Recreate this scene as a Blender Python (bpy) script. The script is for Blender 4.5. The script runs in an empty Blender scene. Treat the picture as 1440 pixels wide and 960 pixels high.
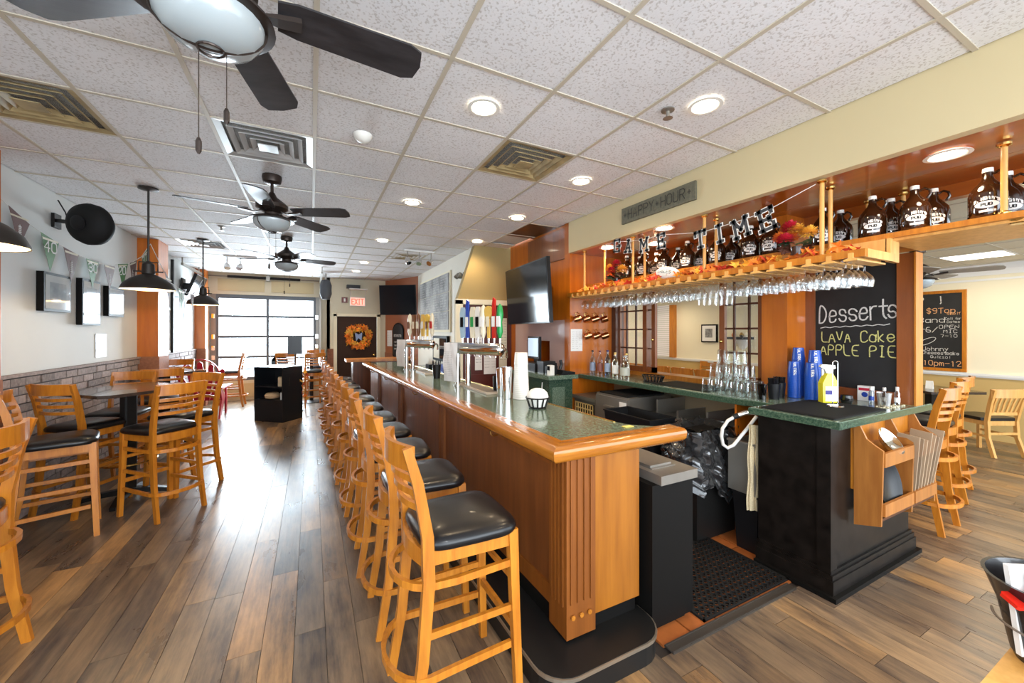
import bpy, math, random
from mathutils import Vector, Matrix
random.seed(7)
PI = math.pi
scene = bpy.context.scene
COL = scene.collection

# ------------------------------------------------------------------ camera
TH = math.atan(282/552)
cam_d = bpy.data.cameras.new('camera'); cam = bpy.data.objects.new('camera', cam_d); COL.objects.link(cam)
cam_d.sensor_width = 36; cam_d.lens = 552/1440*36; cam_d.shift_y = -13/1440; cam_d.clip_start = 0.02
cam.location = (0, 0, 1.62); cam.rotation_euler = (PI/2, 0, -TH)
scene.camera = cam
# ------------------------------------------------------------------ world, exposure
w = bpy.data.worlds.new('world'); scene.world = w; w.use_nodes = True
wb = w.node_tree.nodes['Background']; wb.inputs[0].default_value = (0.80, 0.90, 1.0, 1); wb.inputs[1].default_value = 4.0
vs = scene.view_settings
vs.view_transform = 'Standard'; vs.look = 'None'; vs.gamma = 1; vs.use_curve_mapping = False; vs.exposure = 0.45
WARM = (1.0, 0.74, 0.45)
DOWN_W = 38      # watts of a main room downlight
SOFFIT_W = 16
PANEL_W = 18
def lamp(kind, loc, energy, color, rot=(0,0,0), **kw):
    d = bpy.data.lights.new('lamp_light', kind); d.energy = energy; d.color = color
    for k, v in kw.items(): setattr(d, k, v)
    o = bpy.data.objects.new('lamp_light', d); COL.objects.link(o); o.location = loc; o.rotation_euler = rot
    return o
# the photographer's flash, bounced from behind the camera, and an added fill lamp from the open back of the room
lamp('POINT', (0.35, 0.10, 1.85), 26, (0.92, 0.95, 1.0), shadow_soft_size=0.05)
lamp('AREA', (1.6, -3.2, 1.6), 100, (0.88, 0.94, 1.0), rot=(PI/2, 0, 0), shape='RECTANGLE', size=4.5, size_y=2.2)
# daylight entering by the glazed roll-up door at the far end
lamp('AREA', (-0.95, 11.9, 1.6), 480, (0.80, 0.90, 1.0), rot=(-PI/2, 0, 0), shape='RECTANGLE', size=2.3, size_y=2.0)

# ------------------------------------------------------------------ materials
def newmat(name):
    m = bpy.data.materials.new(name); m.use_nodes = True
    nt = m.node_tree; b = nt.nodes['Principled BSDF']
    return m, nt, b
def P(name, col, rough=0.5, metal=0.0, coat=0.0, emit=None, es=0.0, spec=None, rnd=0.0, nz=0.0, nsc=20, bump=0.0):
    m, nt, b = newmat(name)
    b.inputs['Base Color'].default_value = (*col, 1); b.inputs['Roughness'].default_value = rough
    b.inputs['Metallic'].default_value = metal; b.inputs['Coat Weight'].default_value = coat
    if spec is not None: b.inputs['Specular IOR Level'].default_value = spec
    if emit: b.inputs['Emission Color'].default_value = (*emit, 1); b.inputs['Emission Strength'].default_value = es
    if rnd or nz:
        hs = nt.nodes.new('ShaderNodeHueSaturation'); hs.inputs['Color'].default_value = (*col, 1)
        nt.links.new(hs.outputs[0], b.inputs['Base Color'])
        v = nt.nodes.new('ShaderNodeMath'); v.operation = 'ADD'; v.inputs[0].default_value = 1; v.inputs[1].default_value = 0
        if rnd:
            oi = nt.nodes.new('ShaderNodeObjectInfo'); mr = nt.nodes.new('ShaderNodeMapRange')
            mr.inputs['To Min'].default_value = 1-rnd; mr.inputs['To Max'].default_value = 1+rnd
            nt.links.new(oi.outputs['Random'], mr.inputs['Value']); nt.links.new(mr.outputs[0], v.inputs[0])
        if nz:
            g = nt.nodes.new('ShaderNodeNewGeometry'); n = nt.nodes.new('ShaderNodeTexNoise'); n.inputs['Scale'].default_value = nsc; n.inputs['Detail'].default_value = 5
            nt.links.new(g.outputs['Position'], n.inputs['Vector'])
            m2 = nt.nodes.new('ShaderNodeMapRange'); m2.inputs['From Min'].default_value = .3; m2.inputs['From Max'].default_value = .7
            m2.inputs['To Min'].default_value = -nz; m2.inputs['To Max'].default_value = nz
            nt.links.new(n.outputs['Fac'], m2.inputs['Value']); nt.links.new(m2.outputs[0], v.inputs[1])
            if bump:
                bp = nt.nodes.new('ShaderNodeBump'); bp.inputs['Strength'].default_value = bump; bp.inputs['Distance'].default_value = .005
                nt.links.new(n.outputs['Fac'], bp.inputs['Height']); nt.links.new(bp.outputs[0], b.inputs['Normal'])
        nt.links.new(v.outputs[0], hs.inputs['Value'])
    return m
def grain(name, c1, c2, stretch=(1,1,1), scale=12, rough=0.35, rnd=0.12, world=False, coat=0.0, c3=None, bump=0.05, pos=(0.35, 0.65), spec=0.5):
    """wood-like: noise stretched along an axis, per-object shift"""
    m, nt, b = newmat(name); N = nt.nodes.new; L = nt.links.new
    if world:
        src = N('ShaderNodeNewGeometry').outputs['Position']
    else:
        src = N('ShaderNodeTexCoord').outputs['Object']
    mp = N('ShaderNodeMapping'); mp.inputs['Scale'].default_value = stretch
    oi = N('ShaderNodeObjectInfo'); mu = N('ShaderNodeMath'); mu.operation = 'MULTIPLY'; mu.inputs[1].default_value = 37
    L(oi.outputs['Random'], mu.inputs[0]); cx = N('ShaderNodeCombineXYZ'); L(mu.outputs[0], cx.inputs[0]); L(mu.outputs[0], cx.inputs[1])
    L(src, mp.inputs['Vector']); L(cx.outputs[0], mp.inputs['Location'])
    n = N('ShaderNodeTexNoise'); n.inputs['Scale'].default_value = scale; n.inputs['Detail'].default_value = 6; n.inputs['Roughness'].default_value = .6
    L(mp.outputs[0], n.inputs['Vector'])
    r = N('ShaderNodeValToRGB'); e = r.color_ramp.elements
    e[0].position = pos[0]; e[0].color = (*c1, 1); e[1].position = pos[1]; e[1].color = (*c2, 1)
    L(n.outputs['Fac'], r.inputs['Fac']); out = r.outputs[0]
    if c3:
        n2 = N('ShaderNodeTexNoise'); n2.inputs['Scale'].default_value = scale*.25; n2.inputs['Detail'].default_value = 3
        L(mp.outputs[0], n2.inputs['Vector'])
        mr = N('ShaderNodeMapRange'); mr.inputs['From Min'].default_value = .45; mr.inputs['From Max'].default_value = .65
        L(n2.outputs['Fac'], mr.inputs['Value'])
        mx = N('ShaderNodeMix'); mx.data_type = 'RGBA'; mx.inputs['B'].default_value = (*c3, 1)
        L(mr.outputs[0], mx.inputs['Factor']); L(out, mx.inputs['A']); out = mx.outputs['Result']
    hs = N('ShaderNodeHueSaturation'); L(out, hs.inputs['Color'])
    m2 = N('ShaderNodeMapRange'); m2.inputs['To Min'].default_value = 1-rnd; m2.inputs['To Max'].default_value = 1+rnd
    L(oi.outputs['Random'], m2.inputs['Value']); L(m2.outputs[0], hs.inputs['Value'])
    L(hs.outputs[0], b.inputs['Base Color']); b.inputs['Roughness'].default_value = rough; b.inputs['Coat Weight'].default_value = coat
    b.inputs['Specular IOR Level'].default_value = spec
    if bump:
        bp = N('ShaderNodeBump'); bp.inputs['Strength'].default_value = bump; bp.inputs['Distance'].default_value = .01
        L(n.outputs['Fac'], bp.inputs['Height']); L(bp.outputs[0], b.inputs['Normal'])
    return m
def clear(name, tint=(1,1,1), gl=0.25, rough=0.02):
    m = bpy.data.materials.new(name); m.use_nodes = True; nt = m.node_tree; nt.nodes.clear(); N = nt.nodes.new; L = nt.links.new
    o = N('ShaderNodeOutputMaterial'); t = N('ShaderNodeBsdfTransparent'); t.inputs[0].default_value = (*tint, 1)
    g = N('ShaderNodeBsdfGlossy'); g.inputs['Roughness'].default_value = rough; g.inputs[0].default_value = (1,1,1,1)
    lw = N('ShaderNodeLayerWeight'); lw.inputs[0].default_value = gl
    mx = N('ShaderNodeMixShader'); L(lw.outputs['Facing'], mx.inputs[0]); L(t.outputs[0], mx.inputs[1]); L(g.outputs[0], mx.inputs[2]); L(mx.outputs[0], o.inputs[0])
    return m

OAK = grain('oak', (.42,.132,.010), (.56,.205,.019), (1,1,.12), 30, .33, .10, coat=.15)
OAKL = grain('light_oak', (.60,.30,.075), (.74,.40,.12), (1,1,.12), 26, .38, .08)
ORANGE = grain('varnished_panel', (.42,.100,.004), (.55,.148,.007), (1,1,.10), 10, .35, .10, coat=.2)
REDWOOD = grain('reddish_panel', (.20,.055,.012), (.30,.085,.018), (1,1,.08), 12, .3, .10, coat=.3)
BARWOOD = grain('bar_front_wood', (.145,.042,.010), (.23,.072,.016), (1,1,.08), 12, .38, .06, coat=.1)
BARPILAR = grain('bar_pilaster_wood', (.17,.048,.006), (.25,.075,.010), (1,1,.07), 18, .38, .05)
ENDWOOD = grain('bar_end_wood', (.25,.078,.005), (.35,.120,.009), (1,1,.07), 20, .38, .03)
RAILW = grain('bar_rail_oak', (.33,.105,.009), (.48,.175,.020), (1,.10,1), 30, .22, .03, coat=.5)
RAILX = grain('bar_rail_oak_end', (.33,.105,.009), (.48,.175,.020), (.10,1,1), 30, .22, .03, coat=.5)
DARKW = grain('dark_brown_wood', (.06,.018,.006), (.11,.032,.010), (1,1,.1), 14, .3, .06)
PANELW = P('glossy_laminate_panel', (.56,.38,.35), .3, coat=.4)
VINYL = P('black_vinyl', (.006,.006,.007), .30, spec=.38, coat=.08)
BLACK = P('black_paint', (.006,.0055,.005), .5, spec=.12)
BLACKM = P('black_metal', (.010,.0095,.009), .42, 0, spec=.3)
BLACKR = P('black_rubber', (.010,.010,.010), .7, spec=.2)
BLACKP = P('black_plastic', (.008,.008,.009), .35, spec=.3)
SCREEN = P('screen_glass', (.008,.010,.014), .12, spec=.16)
STEEL = P('brushed_steel', (.29,.265,.23), .36, .65, nz=.06, nsc=6)
STEELD = P('dark_steel', (.24,.225,.20), .42, .6)
CHROME = P('chrome', (.80,.80,.80), .08, 1)
BRASS = P('brass', (.75,.50,.16), .22, 1)
WHITE = P('white_paint', (.78,.77,.74), .5)
PAPER = P('white_paper', (.80,.79,.76), .8)
PLASTW = P('white_plastic', (.76,.74,.68), .35)
CREAM = P('cream_paint', (.62,.56,.41), .6)
CREAMR = P('cream_wall_paint', (.80,.73,.54), .75, nz=.02, nsc=1.5)
TANROOM = P('tan_wainscot_paint', (.56,.38,.14), .75)
TAN = P('olive_tan_wall_paint', (.34,.25,.10), .7, nz=.03, nsc=1.5)
FASCIA = P('beige_wall_paint', (.56,.455,.26), .7, nz=.03, nsc=1.2)
GREYW = P('pale_grey_wall_paint', (.64,.645,.62), .7, nz=.03, nsc=1.5)
WHITEW = P('white_wall_paint', (.74,.70,.60), .7, nz=.03, nsc=1.5)
LEAFG = P('dark_leaf', (.03,.05,.02), .5)
TILEC = None
def tilemat():
    m, nt, b = newmat('mineral_ceiling_tile'); N = nt.nodes.new; L = nt.links.new
    g = N('ShaderNodeNewGeometry'); n = N('ShaderNodeTexNoise'); n.inputs['Scale'].default_value = 75; n.inputs['Detail'].default_value = 3
    L(g.outputs['Position'], n.inputs['Vector'])
    r = N('ShaderNodeValToRGB'); e = r.color_ramp.elements; e[0].position = .36; e[0].color = (.56,.53,.51,1); e[1].position = .46; e[1].color = (.77,.76,.765,1)
    L(n.outputs['Fac'], r.inputs['Fac'])
    n2 = N('ShaderNodeTexNoise'); n2.inputs['Scale'].default_value = 1.1; n2.inputs['Detail'].default_value = 4; L(g.outputs['Position'], n2.inputs['Vector'])
    mr = N('ShaderNodeMapRange'); mr.inputs['From Min'].default_value = .3; mr.inputs['From Max'].default_value = .7; mr.inputs['To Min'].default_value = .90; mr.inputs['To Max'].default_value = 1.05
    L(n2.outputs['Fac'], mr.inputs['Value']); hs = N('ShaderNodeHueSaturation'); L(r.outputs[0], hs.inputs['Color']); L(mr.outputs[0], hs.inputs['Value'])
    L(hs.outputs[0], b.inputs['Base Color']); b.inputs['Roughness'].default_value = .75
    bp = N('ShaderNodeBump'); bp.inputs['Strength'].default_value = .35; bp.inputs['Distance'].default_value = .004; L(n.outputs['Fac'], bp.inputs['Height']); L(bp.outputs[0], b.inputs['Normal'])
    return m
TILE = tilemat()
GRID = P('ceiling_grid_paint', (.52,.46,.36), .5)
def plankmat():
    m, nt, b = newmat('worn_wood_plank'); N = nt.nodes.new; L = nt.links.new
    g = N('ShaderNodeNewGeometry'); oi = N('ShaderNodeObjectInfo')
    cx = N('ShaderNodeCombineXYZ'); mu = N('ShaderNodeMath'); mu.operation = 'MULTIPLY'; mu.inputs[1].default_value = 50; L(oi.outputs['Random'], mu.inputs[0]); L(mu.outputs[0], cx.inputs[2]); L(mu.outputs[0], cx.inputs[1])
    va = N('ShaderNodeVectorMath'); L(g.outputs['Position'], va.inputs[0]); L(cx.outputs[0], va.inputs[1])
    mp = N('ShaderNodeMapping'); mp.inputs['Scale'].default_value = (1, .09, 1); L(va.outputs[0], mp.inputs['Vector'])
    n = N('ShaderNodeTexNoise'); n.inputs['Scale'].default_value = 34; n.inputs['Detail'].default_value = 8; n.inputs['Roughness'].default_value = .68; L(mp.outputs[0], n.inputs['Vector'])
    r = N('ShaderNodeValToRGB'); e = r.color_ramp.elements; e[0].position = .39; e[0].color = (.07,.045,.030,1); e[1].position = .61; e[1].color = (.29,.19,.105,1)
    L(n.outputs['Fac'], r.inputs['Fac'])
    mp2 = N('ShaderNodeMapping'); mp2.inputs['Scale'].default_value = (1, .35, 1); L(va.outputs[0], mp2.inputs['Vector'])
    n2 = N('ShaderNodeTexNoise'); n2.inputs['Scale'].default_value = 4.5; n2.inputs['Detail'].default_value = 6; n2.inputs['Roughness'].default_value = .62; L(mp2.outputs[0], n2.inputs['Vector'])
    r2 = N('ShaderNodeValToRGB'); e = r2.color_ramp.elements; e[0].position = .40; e[0].color = (.085,.069,.061,1); e[1].position = .62; e[1].color = (.34,.235,.135,1)
    L(n2.outputs['Fac'], r2.inputs['Fac'])
    mx = N('ShaderNodeMix'); mx.data_type = 'RGBA'; mx.inputs['Factor'].default_value = .58; L(r.outputs[0], mx.inputs['A']); L(r2.outputs[0], mx.inputs['B'])
    wn = N('ShaderNodeTexWhiteNoise'); wn.noise_dimensions = '1D'; L(oi.outputs['Random'], wn.inputs['W'])
    r3 = N('ShaderNodeValToRGB'); r3.color_ramp.interpolation = 'CONSTANT'
    cols = [(0,(.70,.70,.74)),(.25,(.95,.93,.92)),(.5,(.78,.74,.72)),(.68,(1.25,1.12,.92)),(.85,(1.5,1.22,.85))]
    els = r3.color_ramp.elements
    els[0].color = (*cols[0][1],1); els[1].position = cols[1][0]; els[1].color = (*cols[1][1],1)
    for p_, c_ in cols[2:]:
        q = els.new(p_); q.color = (*c_,1)
    L(wn.outputs['Value'], r3.inputs['Fac'])
    mm = N('ShaderNodeMix'); mm.data_type = 'RGBA'; mm.blend_type = 'MULTIPLY'; mm.inputs['Factor'].default_value = 1; L(mx.outputs['Result'], mm.inputs['A']); L(r3.outputs[0], mm.inputs['B'])
    L(mm.outputs['Result'], b.inputs['Base Color'])
    rr = N('ShaderNodeMapRange'); rr.inputs['To Min'].default_value = .20; rr.inputs['To Max'].default_value = .40; L(n2.outputs['Fac'], rr.inputs['Value']); L(rr.outputs[0], b.inputs['Roughness'])
    bp = N('ShaderNodeBump'); bp.inputs['Strength'].default_value = .28; bp.inputs['Distance'].default_value = .004; L(n.outputs['Fac'], bp.inputs['Height']); L(bp.outputs[0], b.inputs['Normal'])
    return m
PLANK = plankmat()
SUBFLOOR = P('dark_joint', (.03,.022,.018), .8)
def lamin(name, a, b_, c):
    m, nt, b = newmat(name); N = nt.nodes.new; L = nt.links.new
    g = N('ShaderNodeNewGeometry'); n = N('ShaderNodeTexNoise'); n.inputs['Scale'].default_value = 75; n.inputs['Detail'].default_value = 6; n.inputs['Roughness'].default_value = .75
    L(g.outputs['Position'], n.inputs['Vector']); r = N('ShaderNodeValToRGB'); e = r.color_ramp.elements
    e[0].position = .36; e[0].color = (*a,1); e[1].position = .52; e[1].color = (*b_,1); q = e.new(.68); q.color = (*c,1)
    L(n.outputs['Fac'], r.inputs['Fac']); L(r.outputs[0], b.inputs['Base Color']); b.inputs['Roughness'].default_value = .17; b.inputs['Coat Weight'].default_value = .2
    return m
GREEN = lamin('green_marbled_laminate', (.055,.095,.065), (.125,.18,.13), (.26,.32,.24))
GREENE = lamin('green_marbled_edge', (.018,.045,.028), (.045,.085,.055), (.11,.15,.10))
BRICK = P('grey_brick', (.30,.235,.215), .85, rnd=.35, nz=.22, nsc=30, bump=.5)
BRICKR = P('red_brick', (.26,.10,.05), .85, rnd=.3, nz=.2, nsc=30, bump=.5)
MORTAR = P('dark_mortar', (.13,.115,.105), .9)
QUARRY = P('quarry_tile', (.36,.105,.025), .4, rnd=.22, nz=.15, nsc=12)
CHALKB = P('chalkboard', (.012,.012,.012), .6, nz=.35, nsc=5)
CHALKW = P('white_chalk', (.62,.60,.56), .9, nz=.25, nsc=90)
CHALKY = P('yellow_chalk', (.60,.56,.20), .9, nz=.25, nsc=90)
CHALKO = P('orange_chalk', (.70,.36,.16), .9, nz=.25, nsc=90)
GLASS = clear('clear_glass', (.97,.98,.98), .35)
PANE = clear('window_pane', (.96,.98,.98), .12)
FROST = P('frosted_bowl_glass', (.36,.40,.41), .2, coat=.4)
AMBER = P('brown_bottle_glass', (.022,.008,.003), .06, coat=.5)
BLUEP = P('blue_cup_plastic', (.012,.075,.42), .3)
BULB = P('lit_bulb', (1,1,1), .5, emit=(1,.86,.62), es=14)
BULBC = P('lit_panel', (1,1,1), .5, emit=(1,.93,.78), es=3.0)
SHADEIN = P('shade_lining', (.85,.75,.55), .5)
REDP = P('red_plastic', (.42,.012,.03), .35)
ORL = [P('orange_leaf', (.80,.22,.02), .6, rnd=.3), P('yellow_leaf', (.85,.45,.05), .6, rnd=.3), P('red_leaf', (.55,.05,.02), .6, rnd=.3)]

# ------------------------------------------------------------------ geometry helpers
class G:
    def __init__(s): s.v = []; s.f = []
    def add(s, vs, fs):
        n = len(s.v); s.v += [tuple(p) for p in vs]; s.f += [tuple(i+n for i in q) for q in fs]; return s
    def box(s, x0, x1, y0, y1, z0, z1, b=0):
        if b:
            return s.prism([(x0+b,y0),(x1-b,y0),(x1,y0+b),(x1,y1-b),(x1-b,y1),(x0+b,y1),(x0,y1-b),(x0,y0+b)], z0, z1)
        return s.add([(x0,y0,z0),(x1,y0,z0),(x1,y1,z0),(x0,y1,z0),(x0,y0,z1),(x1,y0,z1),(x1,y1,z1),(x0,y1,z1)],
                     [(0,3,2,1),(4,5,6,7),(0,1,5,4),(1,2,6,5),(2,3,7,6),(3,0,4,7)])
    def prism(s, poly, a, b, ax='z'):
        n = len(poly)
        def m(p, h): return {'z': (p[0],p[1],h), 'x': (h,p[0],p[1]), 'y': (p[0],h,p[1])}[ax]
        return s.add([m(p,a) for p in poly]+[m(p,b) for p in poly],
                     [tuple(reversed(range(n))), tuple(range(n,2*n))]+[(i,(i+1)%n,n+(i+1)%n,n+i) for i in range(n)])
    def bar(s, p0, p1, w, h=None, up=(0,0,1)):
        h = w if h is None else h; return s.ribbon([p0,p1], w, h, up)
    def ribbon(s, pts, w, h, up=(0,0,1), closed=False, ws=None):
        """rectangular section swept along pts; w across, h along up"""
        pts = [Vector(p) for p in pts]; up = Vector(up); n = len(pts); vs = []; 
        for i, p in enumerate(pts):
            a = pts[(i-1)%n] if (closed or i>0) else p; c = pts[(i+1)%n] if (closed or i<n-1) else p
            t = (c-a).normalized(); sd = t.cross(up)
            if sd.length < 1e-5: sd = t.cross(Vector((1,0,0)))
            sd.normalize(); u = sd.cross(t).normalized(); k = ws[i] if ws else 1
            for sx, sz in ((-1,-1),(1,-1),(1,1),(-1,1)): vs.append(p+sd*sx*w/2*k+u*sz*h/2*k)
        m = n if closed else n-1
        fs = [(4*i+j, 4*i+(j+1)%4, 4*((i+1)%n)+(j+1)%4, 4*((i+1)%n)+j) for i in range(m) for j in range(4)]
        if not closed: fs += [(3,2,1,0),(4*n-4,4*n-3,4*n-2,4*n-1)]
        return s.add(vs, fs)
    def tube(s, pts, r, n=8, closed=False, rs=None, cap=True):
        pts = [Vector(p) for p in pts]; m = len(pts); vs = []; prev = None
        for i, p in enumerate(pts):
            a = pts[(i-1)%m] if (closed or i>0) else p; c = pts[(i+1)%m] if (closed or i<m-1) else p
            t = (c-a).normalized()
            if prev is None: u = t.orthogonal().normalized()
            else:
                u = prev - t*prev.dot(t); u = u.normalized() if u.length > 1e-6 else t.orthogonal().normalized()
            prev = u; w_ = t.cross(u); rr = rs[i] if rs else r
            for k in range(n): vs.append(p+(u*math.cos(2*PI*k/n)+w_*math.sin(2*PI*k/n))*rr)
        q = m if closed else m-1
        fs = [(n*i+j, n*i+(j+1)%n, n*((i+1)%m)+(j+1)%n, n*((i+1)%m)+j) for i in range(q) for j in range(n)]
        if not closed and cap: fs += [tuple(reversed(range(n))), tuple(range(n*(m-1), n*m))]
        return s.add(vs, fs)
    def lathe(s, prof, n=20, c=(0,0,0), ax='z', close=True):
        vs = []; m = len(prof)
        for r, z in prof:
            for k in range(n):
                a = 2*PI*k/n; q = (r*math.cos(a), r*math.sin(a), z)
                if ax == 'x': q = (q[2], q[0], q[1])
                if ax == 'y': q = (q[0], q[2], q[1])
                vs.append((q[0]+c[0], q[1]+c[1], q[2]+c[2]))
        fs = [(n*i+j, n*i+(j+1)%n, n*(i+1)+(j+1)%n, n*(i+1)+j) for i in range(m-1) for j in range(n)]
        if close:
            if prof[0][0] > 1e-4: fs.append(tuple(reversed(range(n))))
            if prof[-1][0] > 1e-4: fs.append(tuple(range(n*(m-1), n*m)))
        return s.add(vs, fs)
    def ball(s, c, r, n=12, m=8, sc=(1,1,1)):
        return s.lathe_sc([(max(1e-5, math.sin(PI*i/m))*r, -math.cos(PI*i/m)*r) for i in range(m+1)], n, c, sc)
    def lathe_sc(s, prof, n, c, sc):
        g = G().lathe(prof, n, (0,0,0), close=False)
        return s.add([(v[0]*sc[0]+c[0], v[1]*sc[1]+c[1], v[2]*sc[2]+c[2]) for v in g.v], g.f)
    def xf(s, M_):
        s.v = [tuple(M_ @ Vector(p)) for p in s.v]; return s
def RZ(a): return Matrix.Rotation(a, 4, 'Z')
def mesh_of(name, g, mat, smooth=False):
    me = bpy.data.meshes.new(name); me.from_pydata(g.v, [], g.f)
    if mat: me.materials.append(mat)
    if smooth:
        for p in me.polygons: p.use_smooth = True
        try: me.set_sharp_from_angle(angle=math.radians(40))
        except Exception: pass
    me.update(); return me
def O(name, g, mat, parent=None, smooth=False, w=True):
    """object from geometry; w: the geometry is in world coordinates (a thing with rz=0), else in the parent's own"""
    o = bpy.data.objects.new(name, mesh_of(name, g, mat, smooth)); COL.objects.link(o)
    if parent:
        o.parent = parent
        if w:
            l = Vector((0,0,0)); q = parent
            while q: l += q.location; q = q.parent
            o.location = -l
    return o
def tag(o, label=None, cat=None, group=None, kind=None):
    if label: o['label'] = label
    if cat: o['category'] = cat
    if group: o['group'] = group
    if kind: o['kind'] = kind
    return o
def T(name, label, cat, loc=(0,0,0), rz=0, group=None):
    o = bpy.data.objects.new(name, None); COL.objects.link(o); o.location = loc; o.rotation_euler = (0,0,rz); o.empty_display_size = .1
    return tag(o, label, cat, group)
def single(name, g, mat, label, cat, group=None, smooth=False):
    xs = [v[0] for v in g.v]; ys = [v[1] for v in g.v]; zs = [v[2] for v in g.v]
    b = ((min(xs)+max(xs))/2, (min(ys)+max(ys))/2, min(zs))
    g.v = [(v[0]-b[0], v[1]-b[1], v[2]-b[2]) for v in g.v]
    o = O(name, g, mat, None, smooth); o.location = b
    return tag(o, label, cat, group)
def struct(name, g, mat, parent=None, smooth=False):
    o = O(name, g, mat, parent, smooth)
    if not parent: o['kind'] = 'structure'
    return o
def dup(root, loc, rz=0, label=None, group=None):
    def cp(o, par):
        c = o.copy(); COL.objects.link(c)
        if par: c.parent = par
        for ch in kids.get(o.name, []): cp(ch, c)
        return c
    kids = {}
    def walk(o):
        kids[o.name] = list(o.children)
        for c in o.children: walk(c)
    walk(root)
    r = cp(root, None); r.location = loc; r.rotation_euler = (0,0,rz)
    if label: r['label'] = label
    if group: r['group'] = group
    return r
def nth(i):
    return ['first','second','third','fourth','fifth','sixth','seventh','eighth','ninth','tenth','eleventh','twelfth','thirteenth','fourteenth','fifteenth','sixteenth','seventeenth','eighteenth','nineteenth','twentieth',
            'twenty-first','twenty-second','twenty-third','twenty-fourth','twenty-fifth','twenty-sixth','twenty-seventh','twenty-eighth'][i]
# single-stroke lettering on a 4 x 8 grid, baseline at 2
GL = {'A':'022842|1434','B':'0208|0838474635053544433202','C':'4738180703123243','D':'02082846442202','E':'48080242|0535','F':'480802|0535','G':'4738180703123243 4525','H':'0208|4248|0545','I':'2822|1838|1232',
'J':'4843321203','K':'0208|480542','L':'080242','M':'0208254842','N':'02084248','O':'180703123243473818','P':'02083847463505','Q':'180703123243473818|2442','R':'02083847463505|2542','S':'47381807061535443332 1203','T':'0848|2822',
'U':'080312324348','V':'082248','W':'0812253248','X':'0248|0842','Y':'082548|2522','Z':'08480242','a':'4642|4536160503123243','b':'0802|0516364543321203','c':'4536160503123243','d':'4842|4536160503123243','e':'04444536160503123243',
'f':'48382722|0636','g':'4641302010|4536160503123243','h':'0802|0516364542','i':'2622|2728','k':'0802|360432','l':'2822','m':'0602|05162522|25364542','n':'0602|0516364542','o':'160503123243453616','p':'0600|0516364543321203','r':'0602|051636',
's':'4536160514344332120 3','t':'282332|0646','u':'0603123243|4642','v':'062246','w':'0612243246','x':'0642|0246','y':'0624|4610','z':'06460242','0':'180703123243473818','1':'172822','2':'07183847460242','3':'071838474635 15|354443321203',
'4':'380444|3832','5':'480805354443321203','6':'38180603123243443505','7':'084822','8':'180706153546473818|150403123243443515','9':'1232434738180706153545','$':'47381807061535443332 1203|2921','!':'2824|2322','-':'0545','/':'0248','.':'2223','+':'2426|1535',"'":'2827','*':'2426|1535'}
def strokes(text, h):
    k = h/6; x = 0; out = []
    for ch in text:
        if ch != ' ' and ch in GL:
            for pl in GL[ch].replace(' ', '').split('|'):
                out.append([(x+int(pl[i])*k*.85, (int(pl[i+1])-2)*k) for i in range(0, len(pl), 2)])
        x += (4*.85+1.3)*k if ch not in "il!.'rtf" else ((3*.85+1.1)*k if ch in 'rtf' else (2*.85+1.3)*k)
    return out, x-1.3*k
def strip(g, pl, th, f):
    m = len(pl); L_, R_ = [], []
    cl = m > 3 and math.hypot(pl[0][0]-pl[-1][0], pl[0][1]-pl[-1][1]) < 1e-6
    for i in range(m):
        p = pl[i]; a = pl[i-1] if i else (pl[-2] if cl else None); b = pl[i+1] if i < m-1 else (pl[1] if cl else None)
        ds = []
        for q, r in ((a, p), (p, b)):
            if q is None or r is None: continue
            l = math.hypot(r[0]-q[0], r[1]-q[1])
            if l > 1e-9: ds.append(((r[0]-q[0])/l, (r[1]-q[1])/l))
        if not ds: ds = [(1, 0)]
        ns = [(-d[1], d[0]) for d in ds]; nx = sum(q[0] for q in ns)/len(ns); ny = sum(q[1] for q in ns)/len(ns); l2 = max(nx*nx+ny*ny, .35)
        nx, ny = nx/l2*th/2, ny/l2*th/2; ex = ey = 0
        if not cl and i == 0: ex, ey = -ds[0][0]*th/2, -ds[0][1]*th/2
        if not cl and i == m-1: ex, ey = ds[0][0]*th/2, ds[0][1]*th/2
        L_.append(f(p[0]+nx+ex, p[1]+ny+ey)); R_.append(f(p[0]-nx+ex, p[1]-ny+ey))
    g.add(L_+R_, [(i, m+i, m+i+1, i+1) for i in range(m-1)])
def chaikin(p, k=2):
    for _ in range(k):
        if len(p) < 3: return p
        cl = math.hypot(p[0][0]-p[-1][0], p[0][1]-p[-1][1]) < 1e-6
        q = [] if cl else [p[0]]
        for a, b in zip(p, p[1:]): q += [(a[0]*.75+b[0]*.25, a[1]*.75+b[1]*.25), (a[0]*.25+b[0]*.75, a[1]*.25+b[1]*.75)]
        p = q+[q[0]] if cl else [q[0]]+q[2:-1]+[p[-1]]
    return p
def write(text, org, u, v, h, mat, parent, w=.1, name='lettering', width=None, off=.003, jit=0, align='l', world=True):
    """flat drawn lettering on a surface: org = lower left, u along, v up"""
    st, W = strokes(text, h); u = Vector(u).normalized(); v = Vector(v).normalized(); n = u.cross(v); org = Vector(org)
    sx = width/W if width else 1
    if align == 'c': org = org - u*W*sx/2
    if align == 'r': org = org - u*W*sx
    g = G(); th = h*w; k_ = 0
    for pl in st:
        pl = [(a*sx+random.uniform(-jit,jit)*h, b+random.uniform(-jit,jit)*h) for a, b in pl]
        if jit: pl = chaikin(pl)
        k_ += 1; strip(g, pl, th, lambda a, b: org+u*a+v*b+n*(off+.00025*(k_ % 7)))
    return O(name, g, mat, parent, w=world)

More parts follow.
